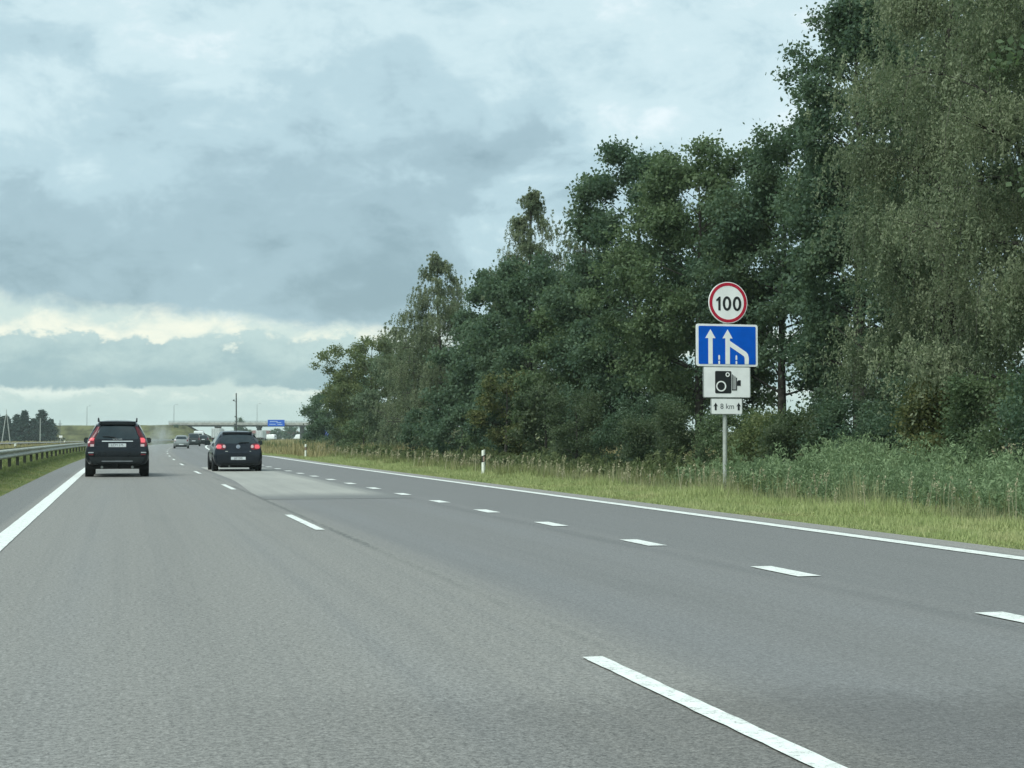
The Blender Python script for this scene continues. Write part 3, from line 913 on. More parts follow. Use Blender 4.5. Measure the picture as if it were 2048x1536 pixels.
g.patch('bumper', [(.24, -.56, .56), (.30, -.70, .70), (.45, -.75, .75), (.60, -.77, .77), (.635, -.76, .76)], M_NAVY, 10, .014, .04, sub=2, maxy=-2.03)
g.patch('lower_valance', [(.22, -.56, .56), (.30, -.60, .60)], M_TRIMD, 8, .024, .03, maxy=-2.03)
g.plate(.475, .105, .52, 'JLF 290')
for sx in (-1, 1):
    def mx(rows): return [(z, min(sx * a, sx * b_), max(sx * a, sx * b_)) for z, a, b_ in rows]
    g.patch('tail_light', mx([(.79, .52, .70), (.82, .46, .77), (.88, .43, .80), (.95, .45, .79), (.99, .51, .75), (1.005, .58, .70)]), M_TAIL, 8, .014, .03, sub=2)
    g.patch('brake_light', mx([(.825, .62, .74), (.86, .59, .77), (.92, .585, .765), (.965, .62, .73)]), M_BRAKE, 6, .026, .02, sub=2)
    g.patch('reversing_light', mx([(.85, .47, .53), (.88, .45, .55), (.93, .455, .55), (.96, .48, .53)]), M_CLEAR, 4, .022, .02, sub=2)
yb = g.rear_y(0, 1.36)
MB().prism([(-.50, 1.362), (.50, 1.362), (.555, 1.395), (.535, 1.425), (-.535, 1.425), (-.555, 1.395)], yb - .04, yb + .25).build('spoiler', M_NAVY, g.t, 50, .02)
ye = g.rear_y(0, .895) - .012
em = MB().ring(0, .895, .072, .072, .001, .001, ye - .012, ye, 28).build('emblem', mat('emblem_silver', (.72, .78, .80), .3, .5), g.t)
mb = MB().ring(0, .895, .066, .066, .058, .058, ye - .016, ye - .0125, 28)
for pts in ([(-.030, .945), (-.014, .945), (0, .912), (.014, .945), (.030, .945), (.008, .898), (-.008, .898)],
            [(-.050, .925), (-.037, .925), (-.022, .878), (-.006, .892), (.006, .892), (.022, .878), (.037, .925), (.050, .925), (.028, .848), (.018, .848), (0, .872), (-.018, .848), (-.028, .848)]):
    mb.prism(pts, ye - .016, ye - .0125)
mb.build('letters', mat('emblem_blue', (.10, .16, .26), .3), em)
for x0, x1, z_ in ((-.46, -.37, .72), (.41, .455, .72)):
    g.patch('badge', [(z_, x0, x1), (z_ + .016, x0, x1)], M_POSTG, 3, .022, .012)
mb = MB(); P0 = [(.02, 1.02), (.10, 1.04), (.26, 1.045), (.40, 1.05)]
mb.tube([(x_, g.rear_y(x_, z_) - .03, z_) for x_, z_ in P0], [.022, .018, .014, .010], 6).build('wiper', M_UNDER, g.t)
MB().box(-.62, .62, -1.98, -1.0, .14, .26).build('underbody', M_UNDER, g.t)
MB().tube([(-.32, -1.9, .2), (-.32, -2.1, .19)], .03, 8).build('exhaust_pipe', M_STEEL, g.t, 40)
MB().tube([(0, -.9, 1.45), (0, -1.05, 1.62)], [.012, .005], 6).build('aerial', M_UNDER, g.t)
g.wheels(-1.30, 1.28, .315, .205, .875)
g.side_windows(5, 8); g.windshield(8, 9); g.mirrors(.42, 1.02, .85, M_TRIMD)
MB().box(-.885, -.868, -.10, 0.04, .86, .885).build('door_handle', M_NAVY, g.t)


# --- the cars further on
def simple_car(name, label, loc, rz, st, paint, L, W, wheel, track, rw, lights, plate_z, trim=True, lit=False, bump=None):
    k = Car(name, label, 'car' if 'van' not in name else 'van', loc, rz, st, paint, L, W)
    k.patch('rear_window', rw, M_GLASS, 8, .01, .02, sub=3)
    for sx in (-1, 1):
        z0, z1, a, b_ = lights
        k.patch('tail_light', [(z0, min(sx * a, sx * b_), max(sx * a, sx * b_)), (z1, min(sx * a, sx * b_), max(sx * a, sx * b_))], M_BRAKE if lit else M_TAIL, 3, .014, .02, sub=2)
    k.plate(plate_z, .11, .50, None)
    if bump: k.patch('bumper', bump, M_TRIMD, 8, .016, .04, sub=2, maxy=-L / 2 + .06)
    yr = -L / 2 + .85
    k.wheels(yr, L / 2 - .85, wheel, .21, track)
    MB().box(-W * .38, W * .38, -L / 2 + .15, -L / 2 + 1.2, .16, .34).build('underbody', M_UNDER, k.t)
    return k


SH = [(a[0] * .92, *a[1:]) for a in SG]
M_SILVER = mat('silver_paint', (.25, .275, .27), .35, .4, .4, coat=.3, var=.06)
x, y, _ = pt(3.78, 173.5)
k = simple_car('hatchback', 'small silver hatchback on the bend ahead of the dark hatchback', (x, y, 0), heading(173), [(a[0], a[1], a[2] * .97, a[3], a[4] * .97, a[5], a[6] * .97, a[7] * 1.0, a[8] * .98) for a in SH], M_SILVER, 3.86, 1.7, .30, .85,
               [(1.03, -.60, .60), (1.08, -.58, .58), (1.30, -.47, .47), (1.33, -.45, .45)], (.80, 1.02, .60, .77), .44, bump=[(.24, -.55, .55), (.36, -.62, .62)])
k.side_windows(5, 8); k.windshield(8, 9); k.mirrors(.38, 1.0, .83, M_SILVER)
k.patch('painted_glint', [(.90, -.76, -.62), (1.0, -.74, -.62)], mat('lamp_glint', (.8, .85, .85), .1, .6, coat=1), 3, .024, .02)  # bright glint on the left tail light, put into a pale colour

SM = [(a[0] * 1.05, a[1] + .02, a[2], a[3] + .06, a[4] * 1.02, a[5] + .12, a[6] * 1.03, (a[7] + .14) if a[7] < 1.05 else a[7] * 1.235, a[8] * (1.03 if a[7] < 1.05 else 1.18)) for a in SG]
x, y, _ = pt(4.9, 217.5)
k = simple_car('people_carrier', 'dark grey boxy people carrier right behind the white van', (x, y, 0), heading(217), SM, mat('dark_grey_paint', (.035, .043, .044), .35, .3, .2, coat=.2), 4.4, 1.84, .33, .90,
               [(1.18, -.64, .64), (1.24, -.64, .64), (1.58, -.56, .56), (1.63, -.54, .54)], (.90, 1.16, .68, .80), .75, bump=[(.26, -.6, .6), (.42, -.72, .72)])
k.side_windows(5, 8); k.windshield(8, 9); k.mirrors(.45, 1.15, .88, M_TRIMD)

x, y, _ = pt(5.75, 253)
k = simple_car('estate_car', 'dark car half hidden beside the grey people carrier', (x, y, 0), heading(253), [(a[0], a[1], a[2], a[3], a[4], a[5], a[6], a[7] * .97, a[8]) for a in ST], mat('graphite_paint', (.03, .037, .038), .3, .3, .2, coat=.2), 4.8, 1.9, .35, .94,
               [(1.12, -.60, .60), (1.18, -.60, .60), (1.44, -.5, .5), (1.47, -.47, .47)], (.92, 1.14, .68, .84), .9, bump=[(.4, -.7, .7), (.6, -.8, .8)])
k.side_windows(5, 8); k.windshield(8, 9); k.mirrors(.55, 1.12, .93, M_TRIMD)

SV = [(-2.9, .40, .80, .7, .94, 1.0, .96, 1.1, .94), (-2.86, .36, .86, .7, .98, 1.2, .97, 2.30, .80), (-2.6, .34, .88, .7, .99, 1.25, .98, 2.42, .80), (0, .34, .88, .7, .99, 1.25, .98, 2.44, .80), (1.1, .34, .88, .7, .99, 1.2, .97, 2.34, .78),
      (2.0, .34, .88, .7, .98, 1.15, .94, 1.35, .80), (2.7, .36, .84, .66, .94, .95, .90, 1.1, .78), (2.9, .42, .74, .62, .80, .8, .76, .9, .66)]
x, y, _ = pt(4.1, 286)
k = simple_car('white_van', 'white panel van whose roof shows above the dark cars ahead', (x, y, 0), heading(286), SV, mat('white_paint', (.74, .78, .76), .35, .5, coat=.5, var=.05), 5.8, 1.98, .34, .97,
               [(1.45, -.62, .62), (1.5, -.64, .64), (1.9, -.62, .62), (1.95, -.60, .60)], (1.0, 1.4, .80, .93), .85, bump=[(.42, -.75, .75), (.62, -.85, .85)])
k.side_windows(3, 4); k.windshield(4, 5); k.mirrors(1.5, 1.45, .97, M_TRIMD)

M_TRAIL = mat('trailer_white', (.62, .66, .64), .5, .5, var=.08, scale=1.5)
M_RIB = mat('door_bar_grey', (.26, .29, .29), .5, .5, .4)


def truck(label, x, y, rz, cab):
    t = thing('truck', label, 'truck', (x, y, 0), rz, 'box trucks under the bridge')
    MB().box(-1.25, 1.25, 0, 12.5, 1.15, 3.85).build('trailer_box', M_TRAIL, t, bevel=.03)
    for x0, x1 in ((-1.20, -.02), (.02, 1.20)):
        dq = MB().box(x0, x1, -.05, -.002, 1.22, 3.78).build('rear_door', M_TRAIL, t, bevel=.01)
        for f in (.25, .72):
            xb = x0 + (x1 - x0) * f
            MB().tube([(xb, -.08, 1.25), (xb, -.08, 3.75)], .05, 6).build('lock_bar', M_RIB, dq)
    MB().box(-1.27, -1.205, -.04, -.003, 1.15, 3.85).box(1.205, 1.27, -.04, -.003, 1.15, 3.85).build('corner_post', M_RIB, t)
    MB().box(-.5, .5, .05, 12.4, .85, 1.147).box(-1.15, 1.15, -.02, .1, .5, .68).build('chassis', M_UNDER, t)
    for sx in (-1, 1):
        MB().box(sx * 1.0 - .2, sx * 1.0 + .2, -.08, 0, .92, 1.06).build('tail_light', M_TAIL, t)
        MB().box(sx * .75 - .28, sx * .75 + .28, 1.2, 1.24, .25, 1.0).build('mud_flap', M_UNDER, t)
    tm = MB().lathe([(.3, -.16), (.46, -.16), (.5, -.12), (.5, .12), (.46, .16), (.3, .16)], n=20).mesh('wheel', 40)
    for yy in (1.9, 3.2, 4.5, 13.3, 16.0):
        for sx in (-1, 1):
            o = link('wheel', tm, M_TYRE, t); o.location = (sx * 1.02, yy, .5)
    MB().prism([(-1.22, .6), (1.22, .6), (1.22, 3.5), (1.05, 3.75), (-1.05, 3.75), (-1.22, 3.5)], 14.2, 16.8).build('cab', mat(cab, (.5, .5, .5), .4), t, bevel=.06)
    MB().box(-.45, .45, 12.4, 16.6, .6, .95).build('cab_frame', M_UNDER, t)


truck('white box truck with upright door bars under the left of the bridge', 25.9, 437, heading(437), 'cab_grey')
truck('more distant white box truck just right of the dark hatchback roof', 49.4, 566, heading(566), 'cab_pale')

# ------------------------------------------------------------------ traffic camera pole and power poles
x, y, _ = pt(10.9, 294)
t = thing('camera_pole', 'tall dark pole with traffic cameras standing right of the motorway', 'pole', (x, y, -.1), heading(294))
MB().tube([(0, 0, 0), (-.10, 0, 9.9)], [.17, .12], 10).build('pole', M_DSTEEL, t, 40)
MB().tube([(-.1, 0, 8.1), (-.45, -.1, 8.35)], .03, 6).box(-.72, -.38, -.35, .1, 8.35, 8.62).build('traffic_camera', M_DSTEEL, t, bevel=.03)
MB().tube([(-.06, 0, 5.3), (-.28, -.05, 5.32)], .03, 6).box(-.38, -.2, -.2, .1, 5.2, 5.46).build('traffic_camera', M_DSTEEL, t, bevel=.03)
MB().box(-.5, -.19, -.2, .15, 3.4, 4.0).build('control_box', M_DSTEEL, t, bevel=.02)

M_WOODP = mat('pole_concrete', (.34, .37, .35), .85, .3, var=.15)
M_INS = mat('insulator', (.25, .30, .30), .3)
t = thing('power_pole', 'pale A-shaped power pole in front of the dark pines', 'power pole', (-33.7, 473, 0), .1)
for sx in (-1, 1): MB().tube([(sx * 1.15, 0, -.2), (sx * .12, 0, 8.2)], [.17, .12], 8).build('leg', M_WOODP, t, 40)
MB().tube([(0, 0, 7.6), (0, 0, 9.5)], .09, 8).build('pole_top', M_WOODP, t, 40)
MB().box(-.95, .95, -.06, .06, 6.9, 7.05).build('crossarm', M_DSTEEL, t)
for x_ in (-.85, .85, 0): MB().tube([(x_, 0, 7.06 if x_ else 9.5), (x_, 0, 7.36 if x_ else 9.75)], .06, 6).build('insulator', M_INS, t)
for lab, x, y, hh, dark in (('single pale power pole at the right end of the pines', -22.8, 450, 6.9, False), ('small dark power pole standing against the sky on the embankment', -22.2, 574, 7.6, True)):
    t = thing('power_pole', lab, 'power pole', (x, y, -.1), .1)
    MB().tube([(0, 0, 0), (0, 0, hh)], [.16, .11], 8).build('pole', M_DSTEEL if dark else M_WOODP, t, 40)
    MB().box(-.7, .7, -.05, .05, hh - 1.45, hh - 1.3).build('crossarm', M_DSTEEL, t)
    for x_ in (-.6, .6): MB().tube([(x_, 0, hh - 1.3), (x_, 0, hh - 1.05)], .05, 6).build('insulator', M_INS, t)
# blue sign and white vehicles far under the bridge
t = thing('direction_sign', 'small far blue direction sign on the slope right of the bridge pier', 'road sign', (77.5, 590, 0), BR)
MB().box(-.9, .9, 0, .06, 1.6, 4.1).build('panel', mat('sign_blue_faded', (.06, .10, .42), .5), t)
MB().box(-.05, .05, .061, .14, -.2, 3.9).build('post', M_POSTG, t)
SVs = [(a[0], *a[1:]) for a in SV]
k = simple_car('white_van', 'tiny white van parked beyond the right bridge pier', (72.5, 640, .1), .4, SV, MATS['white_paint'], 5.8, 1.98, .34, .97,
               [(1.45, -.62, .62), (1.9, -.62, .62)], (1.0, 1.4, .80, .93), .85)
k = simple_car('parked_van', 'tiny white van beneath the bridge between its two right piers', (62.2, 660, .1), .9, SV, MATS['white_paint'], 5.8, 1.98, .34, .97,
               [(1.45, -.62, .62), (1.9, -.62, .62)], (1.0, 1.4, .80, .93), .85)

# ------------------------------------------------------------------ vegetation
L_DARK = leafmat('leaf_dark', (.052, .098, .066), (.120, .180, .112), (.085, .125, .070))
L_MID = leafmat('leaf_mid', (.072, .118, .064), (.150, .205, .105), (.112, .152, .070))
L_BIRCH = leafmat('leaf_birch', (.118, .158, .096), (.258, .296, .184), (.155, .195, .104))
L_OLIVE = leafmat('leaf_olive', (.090, .126, .054), (.174, .204, .086), (.132, .150, .060))
L_BROWN = leafmat('leaf_brownish', (.055, .086, .050), (.115, .148, .082), (.070, .090, .048))
L_YELL = leafmat('leaf_yellowing', (.095, .112, .045), (.175, .180, .072), (.075, .11, .045))
L_GREY = leafmat('leaf_willow', (.084, .126, .079), (.168, .216, .138), (.108, .156, .084))
L_PINE = leafmat('needle_dark', (.012, .034, .028), (.028, .058, .044), None, trans=.1)
L_WEED = leafmat('weed_green', (.135, .21, .112), (.275, .37, .20), (.20, .26, .115))
L_GRASS = leafmat('grass_blade', (.27, .345, .125), (.48, .52, .25), (.42, .40, .21), trans=.3)
L_TALLG = leafmat('grass_tall', (.16, .195, .075), (.31, .32, .14), (.25, .24, .12), trans=.3)
L_STRAW = leafmat('dry_straw', (.30, .28, .17), (.50, .47, .32), None, trans=.25)
L_GOLD = leafmat('grass_golden', (.27, .235, .115), (.45, .39, .21), (.21, .215, .095), trans=.25)
M_BARK = mat('bark_grey', (.075, .072, .062), .95, .1, var=.35, scale=5, bump=.6)
M_BARKB = mat('bark_birch', (.30, .30, .27), .9, .2, var=.5, scale=4, bump=.4, col2=(.06, .06, .055))


def quads(C, size, aspect, g, up=0.0, hang=None):
    """leaf quads at centres C; size (n,) long side; aspect width/length"""
    n = len(C)
    a = g.normal(size=(n, 3)); a[:, 2] += up
    if hang is not None: a = hang * .8 + a * np.where(g.uniform(size=(n, 1)) < .5, .35, 1.1)
    a /= np.linalg.norm(a, axis=1, keepdims=True) + 1e-9
    r_ = g.normal(size=(n, 3)); c = np.cross(a, r_); c /= np.linalg.norm(c, axis=1, keepdims=True) + 1e-9
    la = a * (size * .5)[:, None]; lc = c * (size * aspect * .5)[:, None]
    V = np.stack([C - la, C + lc * 1.0 - la * .1, C + la, C - lc - la * .1], 1).reshape(-1, 3)
    return V, np.arange(4 * n, dtype=np.int32).reshape(-1, 4)


def branches(g, H, Rc, cb, prof, nl, up=.55, lean=0.0):
    """trunk and limbs as tubes, clump centres at the twigs"""
    mb = MB(); clumps = []
    wob = g.normal(0, .012 * H, size=(6, 2)); wob[0] = 0
    wob = np.cumsum(wob, 0) * .55
    top = .93 * H
    tr = [Vector((wob[i][0] + lean * i / 5, wob[i][1], top * i / 5 - (.4 if i == 0 else 0))) for i in range(6)]
    r0 = .0125 * H + .02
    mb.tube(tr, [r0 * 1.25, r0, r0 * .8, r0 * .58, r0 * .34, r0 * .10], 8)
    def tp(z):
        f = min(max(z / top * 5, 0), 4.999); i = int(f); return tr[i].lerp(tr[i + 1], f - i)
    ga = g.uniform(0, 6)
    for k in range(nl):
        f = (k + .5) / nl
        z = H * (cb + (1.0 - cb) * f * .96)
        rad = Rc * prof(f) * g.uniform(.72, 1.10)
        ga += 2.4 + g.normal(0, .35)
        ang = up * (0.35 + 1.0 * f) + g.normal(0, .12)
        dirv = Vector((math.cos(ga), math.sin(ga), 0))
        st = tp(min(max(z - rad * .45 * math.tan(min(ang, 1.0)), cb * H * .6), top * .97))
        end = st + dirv * rad + Vector((0, 0, rad * math.tan(min(ang, 1.1)) * .75))
        end.z = min(end.z, H)
        mid = st.lerp(end, .5) + Vector(g.normal(0, .08 * rad + .02, 3)) + Vector((0, 0, .06 * rad))
        lr = r0 * .34 * (1 - .6 * f) * (.5 + rad / (Rc + .01) * .5)
        mb.tube([st, mid, end], [lr, lr * .6, lr * .2], 5, cap=False)
        clumps.append((end, 1.0))
        ns = 3 + int(rad * 1.7)
        for j in range(ns):
            q = g.uniform(.30, 1.0)
            p0 = st.lerp(mid, q * 2) if q < .5 else mid.lerp(end, q * 2 - 1)
            dv = (dirv + Vector(g.normal(0, .75, 3))).normalized()
            ln = rad * g.uniform(.22, .46) + .15
            p1 = p0 + dv * ln + Vector((0, 0, .12 * ln)); p1.z = min(p1.z, H)
            if ln > .45: mb.tube([p0, p1], [lr * .32, lr * .1], 4, cap=False)
            clumps.append((p1, g.uniform(.6, 1.0)))
    clumps.append((Vector(tr[-1]) + Vector((0, 0, .25)), .6))
    return mb, clumps


P_ROUND = lambda f: math.sin(math.pi * min(1, .16 + .84 * (1 - abs(f - .42) ** 1.6 * 1.0) * .5)) * (1 - max(0, f - .45) ** 2 * 2.2)
P_OVAL = lambda f: max(.16, math.sqrt(max(0, 1 - ((f - .40) / .64) ** 2)))
P_CONE = lambda f: max(.10, 1.0 - f * .92)
P_COL = lambda f: max(.14, (1 - abs(f - .3) * .9))


def broadleaf(g, H, Rc, cb, n_leaf, leaf, prof=P_OVAL, nl=22, clump=.55, up=.55):
    mb, cl = branches(g, H, Rc, cb, prof, nl, up)
    w = np.array([c[1] for c in cl]); cnt = np.maximum(4, (w / w.sum() * n_leaf * g.uniform(.6, 1.4, len(w)))).astype(int)
    C, T = [], []
    for (p, s_), k in zip(cl, cnt):
        sg = clump * (.55 + .45 * s_)
        # a shell-like puff: leaves mostly near its outside and top
        dv = g.normal(size=(k, 3)); dv /= np.linalg.norm(dv, axis=1, keepdims=True)
        rad = sg * (g.uniform(0, 1, (k, 1)) ** .5) * np.where(g.uniform(size=(k, 1)) < .22, g.uniform(1.2, 2.0, (k, 1)), g.uniform(.8, 1.3, (k, 1)))
        C.append(np.array(p) + dv * rad * np.array([1.15, 1.15, .8])); T.append(np.clip(g.normal(g.uniform(.2, .8), .22, k), 0, 1))
    C = np.concatenate(C); T = np.concatenate(T)
    keep = C[:, 2] > .05; C, T = C[keep], T[keep]
    V, F = quads(C, leaf * g.uniform(.65, 1.35, len(C)), .72, g, up=.3)
    return mb, mesh_np('crown', V, F, T)


def weeping(g, H, Rc, cb, n_leaf, leaf, prof=P_OVAL, nl=26, hang=1.5, up=.75, puff=.3, tuck_lo=.2):
    """birch: airy limbs, leaves strung along hanging twigs"""
    mb, cl = branches(g, H, Rc, cb, prof, nl, up)
    per = 26
    ns = n_leaf // per
    w = np.array([c[1] for c in cl]); w /= w.sum()
    w = w * g.choice([.15, 1.0, 1.9], len(cl), p=[.30, .40, .30]); w /= w.sum()
    pick = g.choice(len(cl), ns, p=w)
    tuck = g.uniform(tuck_lo, 1.0, (ns, 1)) ** .6
    cx_ = np.array([list(c[0]) for c in cl])
    base = cx_[pick] + g.normal(0, puff, (ns, 3)) * np.array([1, 1, .55])
    base[:, :2] *= tuck
    tone = g.uniform(0, 1, len(cl))[pick]
    ln = (hang * g.uniform(.45, 1.25, len(cl)))[pick] * g.uniform(.25, 1.1, ns)
    ln = ln * np.clip((H - base[:, 2]) / H * 4.0, .28, 1.0)
    ln = np.minimum(ln, np.maximum(base[:, 2] - .6, .2))
    out = base[:, :2] / (np.linalg.norm(base[:, :2], axis=1, keepdims=True) + .2)
    f = g.uniform(0, 1, (ns, per))
    bow = np.sqrt(f) * .30
    X = base[:, 0:1] + out[:, 0:1] * bow * ln[:, None] * .6 + g.normal(0, .035, (ns, per))
    Y = base[:, 1:2] + out[:, 1:2] * bow * ln[:, None] * .6 + g.normal(0, .035, (ns, per))
    Z = base[:, 2:3] - (f ** 1.2) * ln[:, None] + np.sqrt(f) * .10 + g.normal(0, .03, (ns, per))
    C = np.stack([X, Y, Z], -1).reshape(-1, 3)
    T = np.clip(np.repeat(tone, per) + g.normal(0, .10, ns * per), 0, 1)
    V, F = quads(C, leaf * g.uniform(.6, 1.4, len(C)), .42, g, hang=np.array([0, 0, -1.0]))
    # a few bare twigs hanging through the leaves
    for i in g.choice(ns, min(ns, 160), replace=False):
        p = base[i]; e = p + np.array([out[i, 0] * .3 * ln[i] * .6, out[i, 1] * .3 * ln[i] * .6, -ln[i]])
        mb.tube([tuple(p), tuple((p + e) / 2 + np.array([out[i, 0] * .06, out[i, 1] * .06, .05])), tuple(e)], [.008, .006, .004], 3, cap=False)
    return mb, mesh_np('crown', V, F, T)


def tree(name, label, cat, off_xy, parts, leafm, bark, rz=0.0, group=None, z=0.0):
    mb, cm = parts
    t = thing(name, label, cat, (off_xy[0], off_xy[1], z), rz, group)
    mb.build('trunk', bark, t, 60)
    link('crown', cm, leafm, t)
    return t


def G(seed): return np.random.default_rng(seed)


ROW = 'trees in the row right of the motorway'
# name, label, X, Y, builder
tree('willow_tree', 'low round dark tree at the far left end of the tree row', 'tree', (23.6, 173), broadleaf(G(1), 6.6, 3.0, .06, 26000, .19, nl=20, clump=.62), L_DARK, M_BARK, group=ROW)
tree('willow_tree', 'olive rounded tree just left of the leftmost weeping birch', 'tree', (22.2, 138), broadleaf(G(2), 10.4, 4.0, .12, 36000, .18, nl=26, clump=.6), L_OLIVE, M_BARK, group=ROW)
tree('birch_tree', 'lower drooping birch spreading in front of the leftmost tall birch', 'tree', (20.0, 104), weeping(G(3), 9.0, 3.6, .06, 60000, .12, nl=30, hang=1.1, up=.5), L_BIRCH, M_BARK, group=ROW)
tree('birch_tree', 'weeping birch with a feathery top standing furthest left among the birches', 'tree', (20.5, 98), weeping(G(4), 13.9, 6.2, .10, 120000, .11, prof=lambda f: max(.03, min(.56, max(1.02 - f, 0) ** .8)), nl=48, hang=1.3, puff=.25, up=.45), L_BIRCH, M_BARK, group=ROW)
tree('maple_tree', 'dark narrow tree between the two tall left birches', 'tree', (23.0, 93), broadleaf(G(5), 12.0, 2.3, .15, 26000, .20, nl=24, clump=.6), L_DARK, M_BARK, group=ROW)
tree('birch_tree', 'slim upright birch rising to a point above the darker trees', 'tree', (22.2, 80.8), weeping(G(6), 16.2, 5.4, .2, 90000, .10, prof=lambda f: max(.03, min(.36, max(1.02 - f, 0) ** 1.2)), nl=50, hang=.9, puff=.2, up=.5), L_BIRCH, M_BARK, group=ROW)
tree('maple_tree', 'bushy mid-green tree below the slim upright birch', 'tree', (20.2, 74), broadleaf(G(7), 10.2, 3.0, .10, 42000, .17, nl=24, clump=.55), L_DARK, M_BARK, group=ROW)
tree('birch_tree', 'thin pale birch with a wispy bare top beside the dark oaks', 'tree', (23.4, 73.6), weeping(G(8), 15.3, 3.8, .25, 40000, .10, prof=lambda f: max(.05, min(.42, max(1.02 - f, 0))), nl=34, hang=.6, puff=.25, up=.8), L_BIRCH, M_BARK, group=ROW)
tree('oak_tree', 'dark bushy oak left of and behind the round speed sign', 'tree', (22.0, 62.4), broadleaf(G(9), 13.9, 3.0, .10, 68000, .15, nl=34, clump=.55, up=.7), L_DARK, M_BARK, group=ROW)
tree('maple_tree', 'mid-green maple with sky gaps directly behind the speed sign', 'tree', (21.6, 54.2), broadleaf(G(10), 12.3, 3.1, .22, 62000, .135, nl=44, clump=.50, up=.7), L_MID, M_BARK, group=ROW)
tree('maple_tree', 'dark maple whose crown fills the space right of the round sign', 'tree', (23.4, 51.0), broadleaf(G(11), 12.0, 2.6, .24, 52000, .135, nl=36, clump=.50, up=.7), L_DARK, M_BARK, group=ROW)
tree('lime_tree', 'tall dark lime tree with open ragged edge against the sky', 'tree', (22.3, 42.6), broadleaf(G(32), 15.6, 1.9, .20, 52000, .125, nl=38, clump=.46, up=.65), L_DARK, M_BARK, group=ROW)
tree('maple_tree', 'dark tree behind the pale weeping birch on the right', 'tree', (24.8, 45.6), broadleaf(G(13), 16.5, 3.0, .12, 50000, .145, nl=34, clump=.55, up=.7), L_DARK, M_BARK, group=ROW)
tree('birch_tree', 'huge pale weeping birch hanging over the weeds at the right', 'tree', (20.3, 34.0), weeping(G(14), 15.2, 2.7, .16, 190000, .082, prof=lambda f: max(.25, 1.05 - abs(f - .35) * .9), nl=20, hang=1.35, puff=.5, tuck_lo=.5, up=.6), L_BIRCH, M_BARK, group=ROW)
tree('birch_tree', 'second weeping birch cut off by the right edge of the view', 'tree', (19.3, 28.6), weeping(G(15), 14.0, 2.8, .16, 130000, .082, prof=lambda f: max(.25, 1.05 - abs(f - .35) * .9), nl=18, hang=1.3, puff=.5, tuck_lo=.5, up=.6), L_BIRCH, M_BARK, group=ROW)
tree('maple_tree', 'dark tree deep in shade behind the right hand birches', 'tree', (23.6, 35.5), broadleaf(G(16), 13.0, 3.6, .06, 36000, .16, nl=30, clump=.55), L_DARK, M_BARK, group=ROW)
tree('maple_tree', 'dense low dark tree filling the row below the tall left birches', 'tree', (21.0, 86), broadleaf(G(17), 7.6, 3.0, .06, 30000, .19, nl=22, clump=.6), L_DARK, M_BARK, group=ROW)
tree('maple_tree', 'low mid-green tree between oak and thin pale birch', 'tree', (20.4, 66.5), broadleaf(G(18), 8.4, 2.5, .06, 30000, .16, nl=22, clump=.52), L_MID, M_BARK, group=ROW)
tree('willow_tree', 'low dark tree behind the gap at the foot of the olive tree', 'tree', (23.0, 152), broadleaf(G(19), 7.0, 3.2, .05, 24000, .20, nl=20, clump=.65), L_DARK, M_BARK, group=ROW)
tree('willow_tree', 'grey-green low tree left of the lower drooping birch', 'tree', (21.2, 118), broadleaf(G(20), 7.6, 3.1, .06, 26000, .17, nl=20, clump=.6), L_GREY, M_BARK, group=ROW)
tree('maple_tree', 'shaded tree off to the right of the last weeping birch', 'tree', (20.5, 23.5), broadleaf(G(21), 12.0, 3.2, .08, 22000, .15, nl=26, clump=.5), L_MID, M_BARK, group=ROW)

